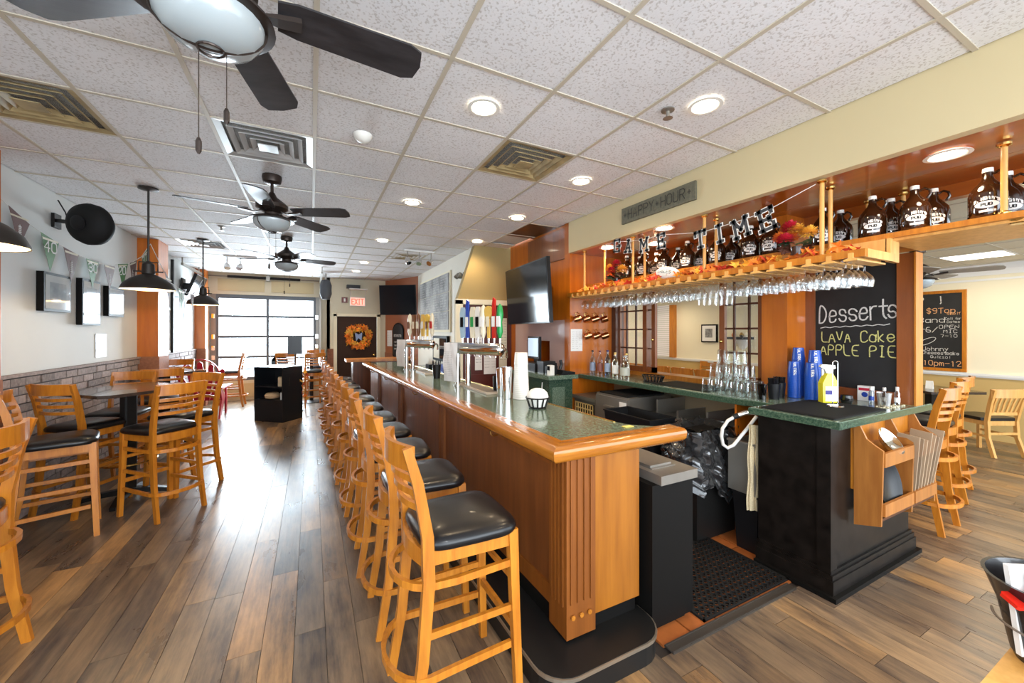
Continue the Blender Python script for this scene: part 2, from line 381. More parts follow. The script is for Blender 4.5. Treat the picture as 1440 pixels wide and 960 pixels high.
# ================================================================== STRUCTURE
CH = 3.0; SOFZ = 2.62; OCH = 2.64
def proj(x, y, z):
    S, C = math.sin(TH), math.cos(TH); d = S*x+C*y
    if d < .15: return None
    return (720+552*(C*x-S*y)/d, 467-552*(z-1.62)/d)
def area_px(pts):
    q = [proj(*p) for p in pts]
    if any(p is None for p in q): return 0
    q = [(min(max(a,0),1440), min(max(b,0),960)) for a, b in q]
    return abs(sum(q[i][0]*q[(i+1)%len(q)][1]-q[(i+1)%len(q)][0]*q[i][1] for i in range(len(q))))/2
def pieces(name, parent, items, mat, limit=300, ms=None):
    """items: (x0,x1,y0,y1,z0,z1) boxes; the largest in view become objects, the rest one stuff mesh"""
    sc_ = sorted(items, key=lambda b: -max(area_px([(b[0],b[2],b[4]),(b[1],b[2],b[4]),(b[1],b[3],b[4]),(b[0],b[3],b[4])]),
                                           area_px([(b[1],b[2],b[4]),(b[1],b[3],b[4]),(b[1],b[3],b[5]),(b[1],b[2],b[5])]),
                                           area_px([(b[0],b[2],b[4]),(b[1],b[2],b[4]),(b[1],b[2],b[5]),(b[0],b[2],b[5])])))
    unit = mesh_of(name, G().box(-.5,.5,-.5,.5,-.5,.5), mat)
    par = parent.location
    for b in sc_[:limit]:
        o = bpy.data.objects.new(name, unit); COL.objects.link(o); o.parent = parent
        o.location = Vector(((b[0]+b[1])/2,(b[2]+b[3])/2,(b[4]+b[5])/2))-par; o.scale = (b[1]-b[0], b[3]-b[2], b[5]-b[4])
    if len(sc_) > limit:
        g = G()
        for b in sc_[limit:]: g.box(*b)
        o = O(name+'_rest', g, mat, parent); o['kind'] = 'stuff'

# floor: slab + planks running away from the camera
floor = struct('floor', G().box(-2.6,9.4,-3.5,12.2,-.12,-.012), SUBFLOOR)
items = []; x = -2.3; ci = 0
while x < 9.1:
    y = -.3 - random.uniform(0, 1.2)
    while y < 11.35:
        y2 = y+1.22; a, b = max(y,-.3), min(y2,11.35)
        wd = .148
        if x+wd > 1.62 and x < 3.95:
            if b > 1.40: b = 1.40 if a < 1.36 else a
        elif x >= 3.95 and b > 7.5: b = max(a, 7.5)
        if b-a > .05: items.append((x+.0012, x+wd-.0012, a+.0012, b-.0012, -.012, random.uniform(-.0006,.0006)))
        y = y2
    x += wd
pieces('plank', floor, items, PLANK)
items = []; s = .20
for i in range(11):
    for j in range(21):
        x0 = 1.62+i*s*1.05; y0 = 1.45+j*s*1.05
        items.append((x0, x0+s, y0, y0+s, -.012, .002))
pieces('quarry_tile', floor, items, QUARRY, 180)
single_th = single('threshold_strip', G().box(1.62,2.72,1.385,1.445,.001,.010).box(1.62,2.72,1.388,1.396,.010,.014).box(1.62,2.72,1.434,1.442,.010,.014), P('dark_threshold_metal', (.06,.05,.042), .4, .3), 'dark metal threshold strip on the floor between planks and kitchen tiles', 'threshold')

# ceiling: slab, grid rails, tiles, with cells kept free for diffusers
ceil = struct('ceiling', G().box(-2.6,2.92,-3.5,12.2,CH+.03,CH+.12), GREYW)
VENTS = [(-.59,3.12),(-1.81,3.12),(1.24,2.51),(1.24,7.0),(-1.81,7.39)]
items = []
xs = [-2.27,-1.81]+[-1.2+.61*i for i in range(7)]+[2.90]
xs = sorted(set(round(q,3) for q in xs)); ys = [.07+.61*i for i in range(-1,19)]
ys = [round(1.90+.61*i,3) for i in range(-5,16)]
for i in range(len(xs)-1):
    for j in range(len(ys)-1):
        a, b, c, d = xs[i], xs[i+1], ys[j], ys[j+1]
        if any(abs(a-vx) < .08 and abs(c-vy) < .08 for vx, vy in VENTS): continue
        if a > 2.4 and 4.1 < c < 5.0: continue      # missing tiles over the wood pillar
        items.append((a+.011, b-.011, c+.011, d-.011, CH+.004, CH+.016))
pieces('ceiling_tile', ceil, items, TILE)
for q in xs[1:-1]: O('grid_rail', G().box(q-.012,q+.012,-1.2,11.1,CH-.002,CH+.006), GRID, ceil)
for q in ys: O('grid_rail', G().box(-2.27,2.90,q-.011,q+.011,CH-.001,CH+.005), GRID, ceil)

# left wall, brick wainscot
wl = struct('wall_left', G().box(-2.45,-2.27,-.5,11.5,0,CH+.05), GREYW)
O('mortar_bed', G().box(-2.27,-2.262,1.5,11.3,0,1.235), MORTAR, wl)
items = []
for r in range(16):
    z = .01+r*.0765; y = 1.5 - (.11 if r % 2 else 0)
    while y < 11.2:
        if not 7.55 < y+.1 < 8.1: items.append((-2.262, -2.235+random.uniform(-.007,.007), y+.006, y+.204, z, z+.066))
        y += .214
pieces('brick', wl, items, BRICK)
O('brick_cap', G().box(-2.262,-2.225,1.5,7.6,1.235,1.262), BRICK, wl)
O('brick_cap', G().box(-2.262,-2.225,8.1,11.3,1.235,1.262), BRICK, wl)
for nm, y0, y1, lx in (('pillar_a',7.6,8.05,-2.03),('pillar_b',10.75,11.0,-2.08),('pillar_c',3.95,4.42,-2.1)):
    p_ = struct('trim_%d' % {'pillar_a':1,'pillar_b':2,'pillar_c':3}[nm], G().box(-2.27,lx,y0,y1,1.26,CH), ORANGE)
    O('brick_base', G().box(-2.27,lx+.01,y0,y1,0,1.26), BRICKR, p_)
# white sash panels beyond the pillar
p_ = struct('trim_4', G().box(-2.27,-2.06,8.055,8.13,1.26,CH), DARKW)
wn = struct('window_2', G().box(-2.27,-2.20,8.16,8.85,1.30,2.72), WHITE)
O('sash_bar', G().box(-2.2,-2.19,8.19,8.82,2.0,2.04), GRID, wn); O('sash_bar', G().box(-2.2,-2.16,8.85,8.90,1.26,2.9), BLACKM, wn)

# far wall with the glazed roll-up door
GX0, GX1, GY = -1.99, .08, 11.3
wf = struct('wall_far', G().box(-2.45,-2.10,GY,GY+.2,0,CH+.05).box(.19,.42,GY,GY+.2,0,CH+.05).box(-2.10,.19,GY,GY+.2,2.52,CH+.05).box(-2.10,.19,GY,GY+.2,0,.47), CREAM)
O('header_panel', G().box(-1.95,-1.02,GY-.02,GY,2.60,2.88), FASCIA, wf); O('header_panel', G().box(-.88,.05,GY-.02,GY,2.60,2.88), FASCIA, wf)
O('sill_panel', G().box(-1.95,-1.02,GY-.02,GY,.06,.40), FASCIA, wf); O('sill_panel', G().box(-.88,.05,GY-.02,GY,.06,.40), FASCIA, wf)
dr = struct('door_1', G().box(-2.10,-1.98,GY+.02,GY+.09,.47,2.52).box(.08,.19,GY+.02,GY+.09,.47,2.52), STEELD)
FRM = P('charcoal_door_frame', (.10,.115,.13), .45)
rows = [.50,1.03,1.515,2.0,2.47]
for i, z in enumerate(rows):
    hh = .05 if i in (0,4) else .028
    O('door_rail', G().box(-1.99,.09,GY+.02,GY+.07,z-hh,z+hh), FRM, dr)
for x0 in (-1.99,-.985,.045): O('door_stile', G().box(x0,x0+.055,GY+.015,GY+.075,.5,2.5), FRM, dr)
for i in range(4):
    for a, b in ((-1.94,-.985),(-.93,.045)):
        O('door_pane', G().box(a,b,GY+.04,GY+.046,rows[i]+.03,rows[i+1]-.03), PANE, dr)
for z in (1.03,1.515,2.0,.7,1.25):
    for x0 in (-2.04,.12): O('door_hinge', G().box(x0-.03,x0+.03,GY-.0,GY+.02,z-.05,z+.05), CHROME, dr)
for x0 in (-2.12,.20):
    O('door_track', G().box(x0-.02,x0+.02,GY-.06,GY,.1,2.6), STEEL, dr)
spr = T('torsion_spring', 'torsion spring shaft above the glazed roll-up door', 'door spring', (-.95,GY-.1,2.9))
O('shaft', G().tube([(-2.2,GY-.1,2.93),(.35,GY-.1,2.93)], .014, 8), STEEL, spr)
for a, b in ((-1.75,-.98),(-.9,-.25)): O('coil', G().tube([(a,GY-.1,2.93),(b,GY-.1,2.93)], .032, 10), BLACKM, spr)
O('bracket', G().box(-.98,-.90,GY-.14,GY,2.86,3.0), STEEL, spr)
for q, (x0) in enumerate((-2.12,.2)):
    single('ceiling_track', G().box(x0-.02,x0+.02,9.2,GY-.1,2.86,2.9).box(x0-.01,x0+.01,9.2,9.22,2.9,3.0).box(x0-.01,x0+.01,10.4,10.42,2.9,3.0), STEEL, ('left' if q == 0 else 'right')+' steel ceiling track of the roll-up door', 'door track')
# outside: pavement, road, a parked car
struct('pavement', G().box(-12,14,GY+.2,40,-.15,-.03), P('concrete', (.75,.75,.75), .8))
def car(x, y, m, label):
    t = T('parked_car', label, 'car', (x,y,-.03))
    pr = [(-2.1,.35),(2.1,.35),(2.2,.75),(1.9,.95),(1.1,1.0),(.6,1.42),(-1.0,1.45),(-1.8,1.02),(-2.15,.9)]
    O('car_body', G().prism([(x+a,b) for a,b in pr], y-.85, y+.85, 'y'), m, t)
    O('car_window', G().prism([(x+a,b) for a,b in [(.95,1.02),(.5,1.36),(-.9,1.38),(-1.5,1.05)]], y-.86, y-.84, 'y'), P('pale_car_glass', (.30,.33,.36), .3), t)
    for a in (-1.35,1.35): O('wheel', G().lathe([(.2,-.1),(.33,-.1),(.33,.1),(.2,.1)], 16, (x+a,y-.75,.30), 'y'), BLACKR, t)
car(-2.6, 21, P('silver_car_paint', (.7,.72,.75), .3), 'silver car parked across the street seen through the left panes')
car(2.4, 22, P('pale_car_paint', (.75,.75,.77), .3), 'pale car parked across the street seen through the right panes')

# cream wall with the dark door, next to the roll-up door
we = struct('wall_entry', G().box(.35,.56,11.0,11.2,0,CH+.05).box(1.58,1.85,11.0,11.2,0,CH+.05).box(.56,1.58,11.0,11.2,2.03,CH+.05).box(.35,.42,11.0,11.5,0,CH+.05), CREAM)
O('brick_base', G().box(.36,.54,10.975,11.0,0,1.2), BRICKR, we)
for a, b in ((.50,.58),(1.56,1.64)): struct('trim_%d' % (5 if a < 1 else 6), G().box(a,b,10.96,11.01,0,2.09), CREAMR)
struct('trim_7', G().box(.50,1.64,10.96,11.01,2.03,2.10), CREAMR)
DOORB = P('dark_brown_door_paint', (.050,.026,.017), .6, spec=.15)
d2 = struct('door_2', G().box(.58,1.56,11.03,11.08,.01,2.03), DOORB)
for a, b in ((.70,1.02),(1.12,1.44)):
    O('door_panel', G().box(a,b,11.015,11.03,.18,.85), DOORB, d2); O('door_panel', G().box(a,b,11.015,11.03,1.02,1.5), DOORB, d2)
O('door_panel', G().prism([(.70,1.60),(1.02,1.60),(1.02,1.86),(.9,1.84),(.70,1.70)], 11.015, 11.03, 'y'), DOORB, d2)
O('door_panel', G().prism([(1.12,1.60),(1.44,1.60),(1.44,1.70),(1.24,1.84),(1.12,1.86)], 11.015, 11.03, 'y'), DOORB, d2)
O('door_knob', G().ball((1.48,10.98,1.02), .035), BRASS, d2, True)
# angled orange wall behind the far television
def slab(p, q, th, z0, z1, g=None):
    g = g or G(); d = (Vector(q)-Vector(p)).normalized(); n = Vector((-d.y, d.x))*th
    return g.prism([p, q, (q[0]+n.x,q[1]+n.y), (p[0]+n.x,p[1]+n.y)], z0, z1)
wo = struct('wall_angled', slab((1.78,11.0),(2.4,9.55),.15,0,CH+.05), P('terracotta_wall_paint', (.36,.115,.045), .6))
O('brick_base', slab((1.76,10.98),(2.38,9.53),.02,0,1.08), BRICKR, wo)
# white wall with the menu, tan stair wall, wood wall behind the big television
wm = struct('wall_menu', G().box(2.33,2.5,5.9,9.62,0,CH+.05), WHITEW)
wt = struct('wall_stair', G().prism([(2.02,0),(2.95,0),(2.95,CH+.05),(2.33,CH+.05),(2.02,2.12)], 5.83, 5.95, 'y'), TAN)
struct('trim_8', G().box(1.99,2.10,5.79,5.83,0,2.12).box(1.99,2.95,5.79,5.83,2.06,2.14), CREAMR)
d3 = struct('door_3', G().box(2.11,2.95,5.80,5.83,.01,2.05), P('dark_red_door_paint', (.085,.016,.010), .35))
O('door_panel', G().box(2.2,2.5,5.79,5.80,.2,.95), P('dark_red_door_panel', (.095,.018,.011), .35), d3)
ww = struct('wall_television', G().box(2.95,3.6,4.22,4.60,0,CH+.05).box(2.95,3.6,5.25,5.95,0,CH+.05).box(2.95,3.6,4.60,5.25,1.50,CH+.05).box(2.95,3.6,4.60,5.25,0,1.12).box(3.45,3.6,4.60,5.25,1.12,1.5), ORANGE)
O('laminate_panel', G().box(2.935,2.95,4.12,4.60,1.02,1.78).box(2.935,2.95,5.25,5.62,1.02,1.78).box(2.935,2.95,4.60,5.25,1.50,1.78), PANELW, ww)
O('upper_panel', G().box(2.93,2.95,4.12,5.2,2.58,CH-.02), REDWOOD, ww)
O('cream_panel', G().box(2.925,2.95,4.6,5.3,2.42,2.58), CREAM, ww)
struct('trim_9', G().box(2.45,2.95,4.12,5.1,CH+.02,CH+.05), DARKW)
# side wall that closes the back bar
wsd = struct('wall_mugs', G().box(2.92,3.9,4.10,4.22,0,SOFZ), ORANGE)
O('wall_above_soffit', G().box(2.92,3.9,4.10,4.22,SOFZ,CH+.05), ORANGE, wsd)
# soffit over the back bar: beige fascia, wood underside
fa = struct('soffit_fascia', G().box(2.90,2.97,-1.2,4.10,SOFZ,CH+.06), FASCIA)
SOFW = grain('soffit_wood', (.32,.070,.005), (.42,.100,.008), (1,.1,1), 8, .28, .04, coat=.4)
for i, (a, b) in enumerate(((2.97,3.475),(3.48,3.94))):
    struct('soffit_underside', G().box(a,b,-1.2,4.10,SOFZ,SOFZ+.03), SOFW)
hd = struct('soffit_header', G().box(3.86,3.94,-1.2,4.10,2.53,SOFZ), SOFW)
# wall with the pass-through: jamb column, chalkboard bay, end post, low wall
cb = struct('wall_column', G().box(3.60,3.94,1.907,2.12,0,SOFZ), ORANGE)
lo = struct('wall_low', G().box(3.62,3.78,2.12,4.10,0,1.06).box(3.66,3.94,1.70,1.906,0,1.04), ORANGE)
O('window_sill', G().box(3.60,3.80,2.12,4.10,1.09,1.135), OAK, lo)
O('steel_backsplash', G().box(3.60,3.62,2.15,4.05,.62,1.03), P('warm_lit_steel', (.50,.38,.24), .5, .3), lo)  # warm lamp light put into the steel's tan colour
struct('trim_22', G().box(3.06,3.595,2.0,2.015,.45,1.038), ORANGE)
ep = struct('trim_10', G().box(3.88,3.98,1.2,1.30,1.091,2.20), REDWOOD)
O('post_edge', G().box(3.865,3.985,1.19,1.20,1.09,2.20), OAK, ep)
struct('trim_11', G().box(3.88,3.96,1.84,1.907,1.09,2.20), REDWOOD)
struct('trim_12', G().box(3.86,3.96,1.30,1.84,1.09,1.17).box(3.862,3.97,1.30,1.84,1.09,1.105), REDWOOD)
# muntined sashes of the pass-through
def sash(n_, y0, y1, cols):
    f = struct('window_%d' % n_, G().box(3.655,3.695,y0,y0+.055,1.135,2.2).box(3.655,3.695,y1-.055,y1,1.135,2.2).box(3.655,3.695,y0,y1,1.135,1.20), REDWOOD)
    for i in range(1, cols):
        yy = y0+(y1-y0)*i/cols; O('muntin', G().box(3.665,3.685,yy-.009,yy+.009,1.2,2.2), DARKW, f)
    for z in (1.42,1.655,1.89,2.12): O('muntin', G().box(3.665,3.685,y0+.05,y1-.05,z-.009,z+.009), DARKW, f)
    O('glass', G().box(3.673,3.677,y0+.05,y1-.05,1.2,2.2), PANE, f)
    O('sash_knob', G().ball((3.64,(y0+.027) if n_ == 3 else (y1-.027),1.53), .018), BRASS, f, True)
sash(3, 3.40, 4.05, 4); sash(4, 2.13, 2.57, 3)
struct('trim_13', G().box(3.64,3.72,3.52,3.58,1.13,2.2), REDWOOD)
struct('trim_14', G().box(3.60,3.74,4.02,4.10,1.09,2.55), DARKW)
struct('window_5', G().box(3.86,3.866,.2,4.05,2.24,2.53), PANE)
# the other room
oc = struct('ceiling_dining', G().box(3.94,9.4,-1.2,7.6,OCH+.03,OCH+.1), CREAMR)
items = []
for i in range(9):
    for j in range(14):
        a, c = 3.96+.61*i, -.9+.61*j
        if abs(a-7.62) < .1 and abs(c-1.54) < .1: continue
        items.append((a+.011, a+.599, c+.011, c+.599, OCH+.003, OCH+.014))
pieces('ceiling_tile', oc, items, P('cream_ceiling_tile', (.66,.60,.46), .8, nz=.05, nsc=60), 110)
for i in range(10): O('grid_rail', G().box(3.95+.61*i,3.97+.61*i,-.9,7.5,OCH-.002,OCH+.004), GRID, oc)
for j in range(14): O('grid_rail', G().box(3.96,9.2,-.9+.61*j-.01,-.9+.61*j+.01,OCH-.001,OCH+.003), GRID, oc)
wr = struct('wall_dining', G().box(9.1,9.3,-2,4.4,0,OCH+.05), CREAMR)
wr2 = struct('wall_dining_far', G().box(8.1,8.3,4.4,7.7,0,OCH+.05).box(8.1,9.3,4.3,4.4,0,OCH+.05), CREAMR)
struct('wall_dining_end', G().box(3.94,8.2,7.55,7.7,0,OCH+.05), CREAMR)
struct('wall_dining_near', G().box(3.62,3.94,4.22,7.6,0,OCH+.05), CREAMR)
for nm, x0, y0, y1 in (('wall_dining',9.1,-2,4.3),('wall_dining_far',8.1,4.4,7.55)):
    k = 15 if x0 > 9 else 18
    struct('trim_%d' % k, G().box(x0-.03,x0,y0,y1,.93,.97).box(x0-.045,x0,y0,y1,.955,.99), WHITE)
    struct('trim_%d' % (k+1), G().prism([(x0-.09,OCH),(x0,OCH),(x0,OCH-.16),(x0-.02,OCH-.16),(x0-.03,OCH-.08)], y0, y1, 'y').box(x0-.02,x0,y0,y1,OCH-.24,OCH-.21), WHITE)
    struct('trim_%d' % (k+2), G().box(x0-.01,x0,y0,y1,0,.93), TANROOM)
# window with blinds in the other room and its orange jamb
wb5 = struct('window_6', G().box(8.05,8.09,7.0,7.5,1.0,2.3), P('blind_glow_white', (.80,.74,.72), .6, emit=(.95,.9,.95), es=.25))  # daylight behind the blinds put in as a faint glow
for i in range(26): O('blind_slat', G().box(8.03,8.05,7.0,7.5,1.0+i*.05,1.03+i*.05), PLASTW, wb5)
struct('trim_21', G().box(8.0,8.1,6.84,6.98,.99,2.3), OAK)

# ================================================================== THE BAR
SL = .030                      # the bar runs slightly off the room's axis
def bx(x, y): return x - SL*(y-1.5)
BY1 = 7.45
def skewbox(g, x0, x1, y0, y1, z0, z1):
    return g.prism([(bx(x0,y0),y0),(bx(x1,y0),y0),(bx(x1,y1),y1),(bx(x0,y1),y1)], z0, z1)
bar = T('bar_counter', 'long wooden bar with green marbled top and rounded oak rail', 'bar counter', (1.3,4.3,0))
g = G(); skewbox(g, 1.13, 1.50, 1.60, BY1, .20, 1.03); O('front_panel', g, BARWOOD, bar)
O('end_panel', G().box(1.27,1.575,1.575,1.60,.20,1.03).box(1.5,1.575,1.60,1.70,.2,1.03), ENDWOOD, bar)
pil = O('end_pilaster', G().box(1.095,1.27,1.565,1.72,.13,1.03), BARPILAR, bar)
g = G()
for i in range(4): g.box(1.115+i*.04,1.128+i*.04,1.557,1.566,.30,1.0); g.box(1.087,1.096,1.59+i*.032,1.602+i*.032,.28,1.0)
O('fluting', g, BARPILAR, pil)
for i in range(3): O('button', G().lathe([(.012,0),(.012,.006),(.007,.010)], 12, (1.13+i*.05,1.555,.235), 'y'), RAILW, pil, True)
for i, y in enumerate((3.47,5.10,6.55)):
    g = G(); skewbox(g, 1.105, 1.14, y-.07, y+.07, .20, 1.03); pl_ = O('pilaster', g, BARPILAR, bar)
    g = G()
    for k in range(3): skewbox(g, 1.098, 1.108, y-.052+k*.04, y-.040+k*.04, .3, 1.0)
    O('fluting', g, BARWOOD, pl_)
g = G(); skewbox(g, 1.12, 1.13, 1.74, BY1, .93, 1.03); skewbox(g, 1.12, 1.13, 1.74, BY1, .20, .30); O('panel_rail', g, BARPILAR, bar)
# toe kick and foot platform
g = G(); skewbox(g, 1.12, 1.5, 1.62, BY1, .10, .20); g.box(1.12,1.57,1.60,1.72,.10,.20); O('toe_kick', g, BLACK, bar)
def plat(e, r=.15):
    a = [(bx(.90-e,BY1),BY1), (bx(.90-e,1.75),1.75)]
    a += [(.90-e+r-r*math.cos(t), 1.40-e+r-r*math.sin(t)+.0) for t in [PI/2*k/6 for k in range(7)]]
    a += [(1.60+e-r+r*math.sin(t), 1.40-e+r-r*math.cos(t)) for t in [PI/2*k/6 for k in range(7)]]
    a += [(1.60+e,1.62),(1.55,1.66),(bx(1.5,BY1),BY1)]
    return a
O('foot_platform', G().prism(list(plat(0)), .0, .115), BLACKM, bar)
O('platform_edge', G().prism(list(plat(.006)), .095, .112), P('worn_edge_metal', (.42,.36,.28), .35, .8), bar)
# top
top = G().prism([(1.10,1.62),(1.78,1.62),(1.78,1.66),(1.68,1.76),(bx(1.65,1.9),1.9),(bx(1.65,BY1),BY1),(bx(1.08,BY1),BY1)], 1.035, 1.072)
O('counter_top', top, GREEN, bar)
g = G(); skewbox(g, 1.65, 1.665, 1.85, BY1, 1.03, 1.076); O('brass_edge', g, BRASS, bar)
# rounded rail: section swept along the front and, mitred, along the end
sec = [(-.075,0),(-.07,-.03),(-.045,-.052),(0,-.058),(.05,-.055),(.06,-.04),(.06,.018),(.045,.022),(.02,.018),(-.02,.022),(-.052,.02),(-.07,.012)]
def rail(name, mat, A, B, nA, nB):
    """A, B: centre points; nA, nB: vectors across (section x) at each end"""
    g = G(); vs = []
    for (c, n_) in ((A, nA), (B, nB)):
        for a, b in sec: vs.append((c[0]+n_[0]*a, c[1]+n_[1]*a, 1.062+b))
    m = len(sec); fs = [(i, (i+1)%m, m+(i+1)%m, m+i) for i in range(m)]+[tuple(reversed(range(m))), tuple(range(m,2*m))]
    g.add(vs, fs); O(name, g, mat, bar, True)
rail('front_rail', RAILW, (bx(1.055,BY1),BY1), (1.055,1.575), (1,0), (1,1))
rail('end_rail', RAILX, (1.055,1.575), (1.86,1.575), (1,1), (0,1))
g = G().add([(1.86+.0,1.575+a,1.062+b) for a,b in sec]+[(1.885,1.575+a*.7,1.062+b*.7) for a,b in sec], [(i,(i+1)%12,12+(i+1)%12,12+i) for i in range(12)]+[tuple(range(12,24))])
O('rail_end', g, RAILX, bar, True)
for y in (2.35,4.3,5.85,7.0):
    O('coat_hook', G().tube([(bx(1.12,y),y,.945),(bx(1.085,y),y,.94),(bx(1.07,y),y,.955),(bx(1.065,y),y,.975)], .006, 8).lathe([(.016,0),(.016,.006)], 12, (bx(1.124,y),y,.945), 'x'), BRASS, bar, True)

# far bar return: low oak-edged counter and the angled end
g = G().box(.62,2.0,8.45,9.0,1.02,1.07)
t = T('side_counter', 'oak-edged counter crossing behind the far end of the bar', 'counter', (1.4,8.7,0))
O('counter_top', g, OAK, t); O('front_panel', G().box(.75,2.0,8.55,8.95,0,1.02), DARKW, t)

# ================================================================== STOOLS
def leg_curve(x, s):
    return [(x*1.02,-.275,0),(x*.99,-.225,.30),(x*.97,-.20,.62),(x*.97,-.205,.80),(x*1.0,-.245,1.02),(x*1.04,-.290,1.17)]
def make_stool(label, oak=OAK):
    t = T('bar_stool', label, 'bar stool')
    for s in (-1, 1):
        O('leg', G().ribbon([(s*.195,.205,0),(s*.185,.19,.4),(s*.178,.18,.745)], .036, .040, up=(0,1,0), ws=[.85,.95,1.1]), oak, t, w=False)
        O('leg', G().ribbon(leg_curve(s*.185, s), .030, .046, up=(0,1,0), ws=[.85,.95,1.05,1.0,.9,.75]), oak, t, w=False)
    # seat cushion: rounded trapezoid, puffed
    def outline(k, z, n=28):
        p = []
        for i in range(n):
            a = 2*PI*i/n; c, s_ = math.cos(a), math.sin(a); e = .42
            x = abs(c)**e*(1 if c > 0 else -1); y = abs(s_)**e*(1 if s_ > 0 else -1)
            wd = .225 if y > 0 else .20
            p.append((x*(.2125+.0125*y)*k, (y*.215)*k-.005, z))
        return p
    g = G(); rings = [(1.0,.738),(1.03,.750),(1.03,.765),(.99,.780),(.88,.792),(.6,.800),(.25,.803)]
    vs = []
    for k, z in rings: vs += outline(k, z)
    n = 28; fs = [(n*i+j, n*i+(j+1)%n, n*(i+1)+(j+1)%n, n*(i+1)+j) for i in range(len(rings)-1) for j in range(n)]
    fs += [tuple(range(n*(len(rings)-1), n*len(rings))), tuple(reversed(range(n)))]
    O('seat', g.add(vs, fs), VINYL, t, True, w=False)
    arc = [(-.165+.33*i/8, -.205-.035*math.sin(PI*i/8), .705) for i in range(9)]
    O('seat_frame', G().ribbon([(-.165,-.20,.705),(-.178,.18,.705)], .022, .062).ribbon([(.165,-.20,.705),(.178,.18,.705)], .022, .062).ribbon([(-.178,.18,.705),(.178,.18,.705)], .022, .062).ribbon(arc, .022, .07), oak, t, w=False)
    def bow(z, yb, dep, w_=.182, n=10): return [(-w_+2*w_*i/n, yb-dep*math.sin(PI*i/n), z) for i in range(n+1)]
    O('top_rail', G().ribbon(bow(1.125,-.268,.055,.195), .022, .095), oak, t, w=False)
    for z, yb in ((1.035,-.247),(.975,-.235),(.915,-.222)): O('slat', G().ribbon(bow(z,yb,.05), .018, .026), oak, t, w=False)
    def hoop(z, y0, k):
        p = [(-.185,.17,z)]+[(-.195,y0*.5,z)]
        p += [(-.200*math.cos(a)*k, y0-.14*math.sin(a), z) for a in [PI*i/10 for i in range(11)]]
        return p+[(.195,y0*.5,z),(.185,.17,z)]
    O('hoop', G().ribbon(hoop(.60,-.17,.93), .018, .030), oak, t, w=False)
    O('hoop', G().ribbon(hoop(.24,-.20,1.0), .018, .030), oak, t, w=False)
    for s in (-1, 1): O('stretcher', G().bar((s*.183,.185,.40),(s*.18,-.215,.40), .018, .028), oak, t, w=False)
    O('foot_rest', G().bar((-.19,.19,.31),(.19,.19,.31), .02, .032), oak, t, w=False); O('stretcher', G().bar((-.185,.187,.52),(.185,.187,.52), .018, .026), oak, t, w=False)
    return t
stool0 = make_stool('bar stool nearest the camera, at the bar corner, first of the long row')
stool0.location = (.615,1.74,0); stool0.rotation_euler = (0,0,-PI/2+.02); stool0['group'] = 'bar stools along the bar'
for k in range(1, 11):
    y = 1.74+.60*k
    dup(stool0, (bx(.615,y)+random.uniform(-.015,.015), y+random.uniform(-.02,.02), 0), -PI/2+random.uniform(-.07,.07), '%s bar stool in the row along the bar, counted from the near corner' % nth(k))
D = math.radians
TBG = 'bar stools around the high tables on the left'
def stool(x, y, face, label, group=TBG): return dup(stool0, (x, y, 0), D(face-90), label, group)
stool(-1.60,2.80,180,'bar stool cut off by the left edge, nearest on the left side')
stool(-1.78,4.42,18,'black-seated bar stool left of the nearer high table, its front legs toward the aisle')
stool(-1.86,5.06,62,'bar stool pushed in at the nearer high table, its ladder back to the camera')
stool(-1.22,4.64,135,'bar stool at the front of the nearer high table, its back toward the aisle')
stool(-1.20,5.20,230,'bar stool behind the nearer high table on its aisle side')
stool(-1.83,5.66,262,'bar stool between the two high tables by the brick wall, back to the far end')
stool(-1.72,6.50,110,'bar stool at the front of the farther high table')
stool(-1.95,8.0,-90,'bar stool behind the farther high table by the wall')
stool(-1.60,10.45,180,'bar stool left of the roll-up door behind the red chair',group='bar stools near the roll-up door')
stool(-.50,10.2,90,'bar stool before the roll-up door, directly behind the black shelf stand',group='bar stools near the roll-up door')
stool(.02,9.75,100,'bar stool at the far round-based table nearest the aisle',group='bar stools near the roll-up door')
stool(.1,10.95,-90,'bar stool behind the far round-based table',group='bar stools near the roll-up door')
for i, (x, y) in enumerate(((4.62,1.50),(5.30,1.62),(5.85,1.72))):
    stool(x, y, 92, ['bar stool right of the kiosk, nearest its menu racks','middle of the three bar stools right of the kiosk','farthest of the three bar stools right of the kiosk'][i], 'bar stools right of the kiosk')

# high tables
TTOP = P('dark_table_top', (.045,.032,.026), .22, coat=.4, nz=.2, nsc=20)
def high_table(x, y, rz, s, label, kind='cross', z=1.07):
    t = T('high_table', label, 'table', (x,y,0), rz)
    h = s/2; O('table_top', G().box(-h,h,-h,h,z-.028,z,.06), TTOP, t, w=False)
    O('post', G().box(-.05,.05,-.05,.05,.06,z-.03,.012) if kind == 'cross' else G().lathe([(.04,.03),(.04,z-.03)], 16), BLACKM, t, w=False)
    O('mount_plate', G().box(-.14,.14,-.14,.14,z-.045,z-.028), BLACKM, t, w=False)
    if kind == 'cross':
        for k in range(4):
            a = PI/2*k+PI/4
            O('foot', G().ribbon([(.03*math.cos(a),.03*math.sin(a),.07),(.2*math.cos(a),.2*math.sin(a),.055),(.36*math.cos(a),.36*math.sin(a),.02)], .06, .045, ws=[1.2,1,.7]), BLACKM, t, w=False)
        O('foot_ring', G().tube([(.21*math.cos(a),.21*math.sin(a),.36) for a in [2*PI*i/24 for i in range(24)]], .010, 8, closed=True).bar((-.21,0,.36),(.21,0,.36),.012), BRASS, t, True, w=False)
    else: O('base', G().lathe([(.26,0),(.26,.015),(.06,.04)], 28), BLACKM, t, True, w=False)
    return t
high_table(-1.60,5.15,PI/4,.80,'dark square high table in the middle of the left side, nearer one')
high_table(-1.84,7.15,PI/4,.74,'dark square high table farther along the brick wall, second from the camera')
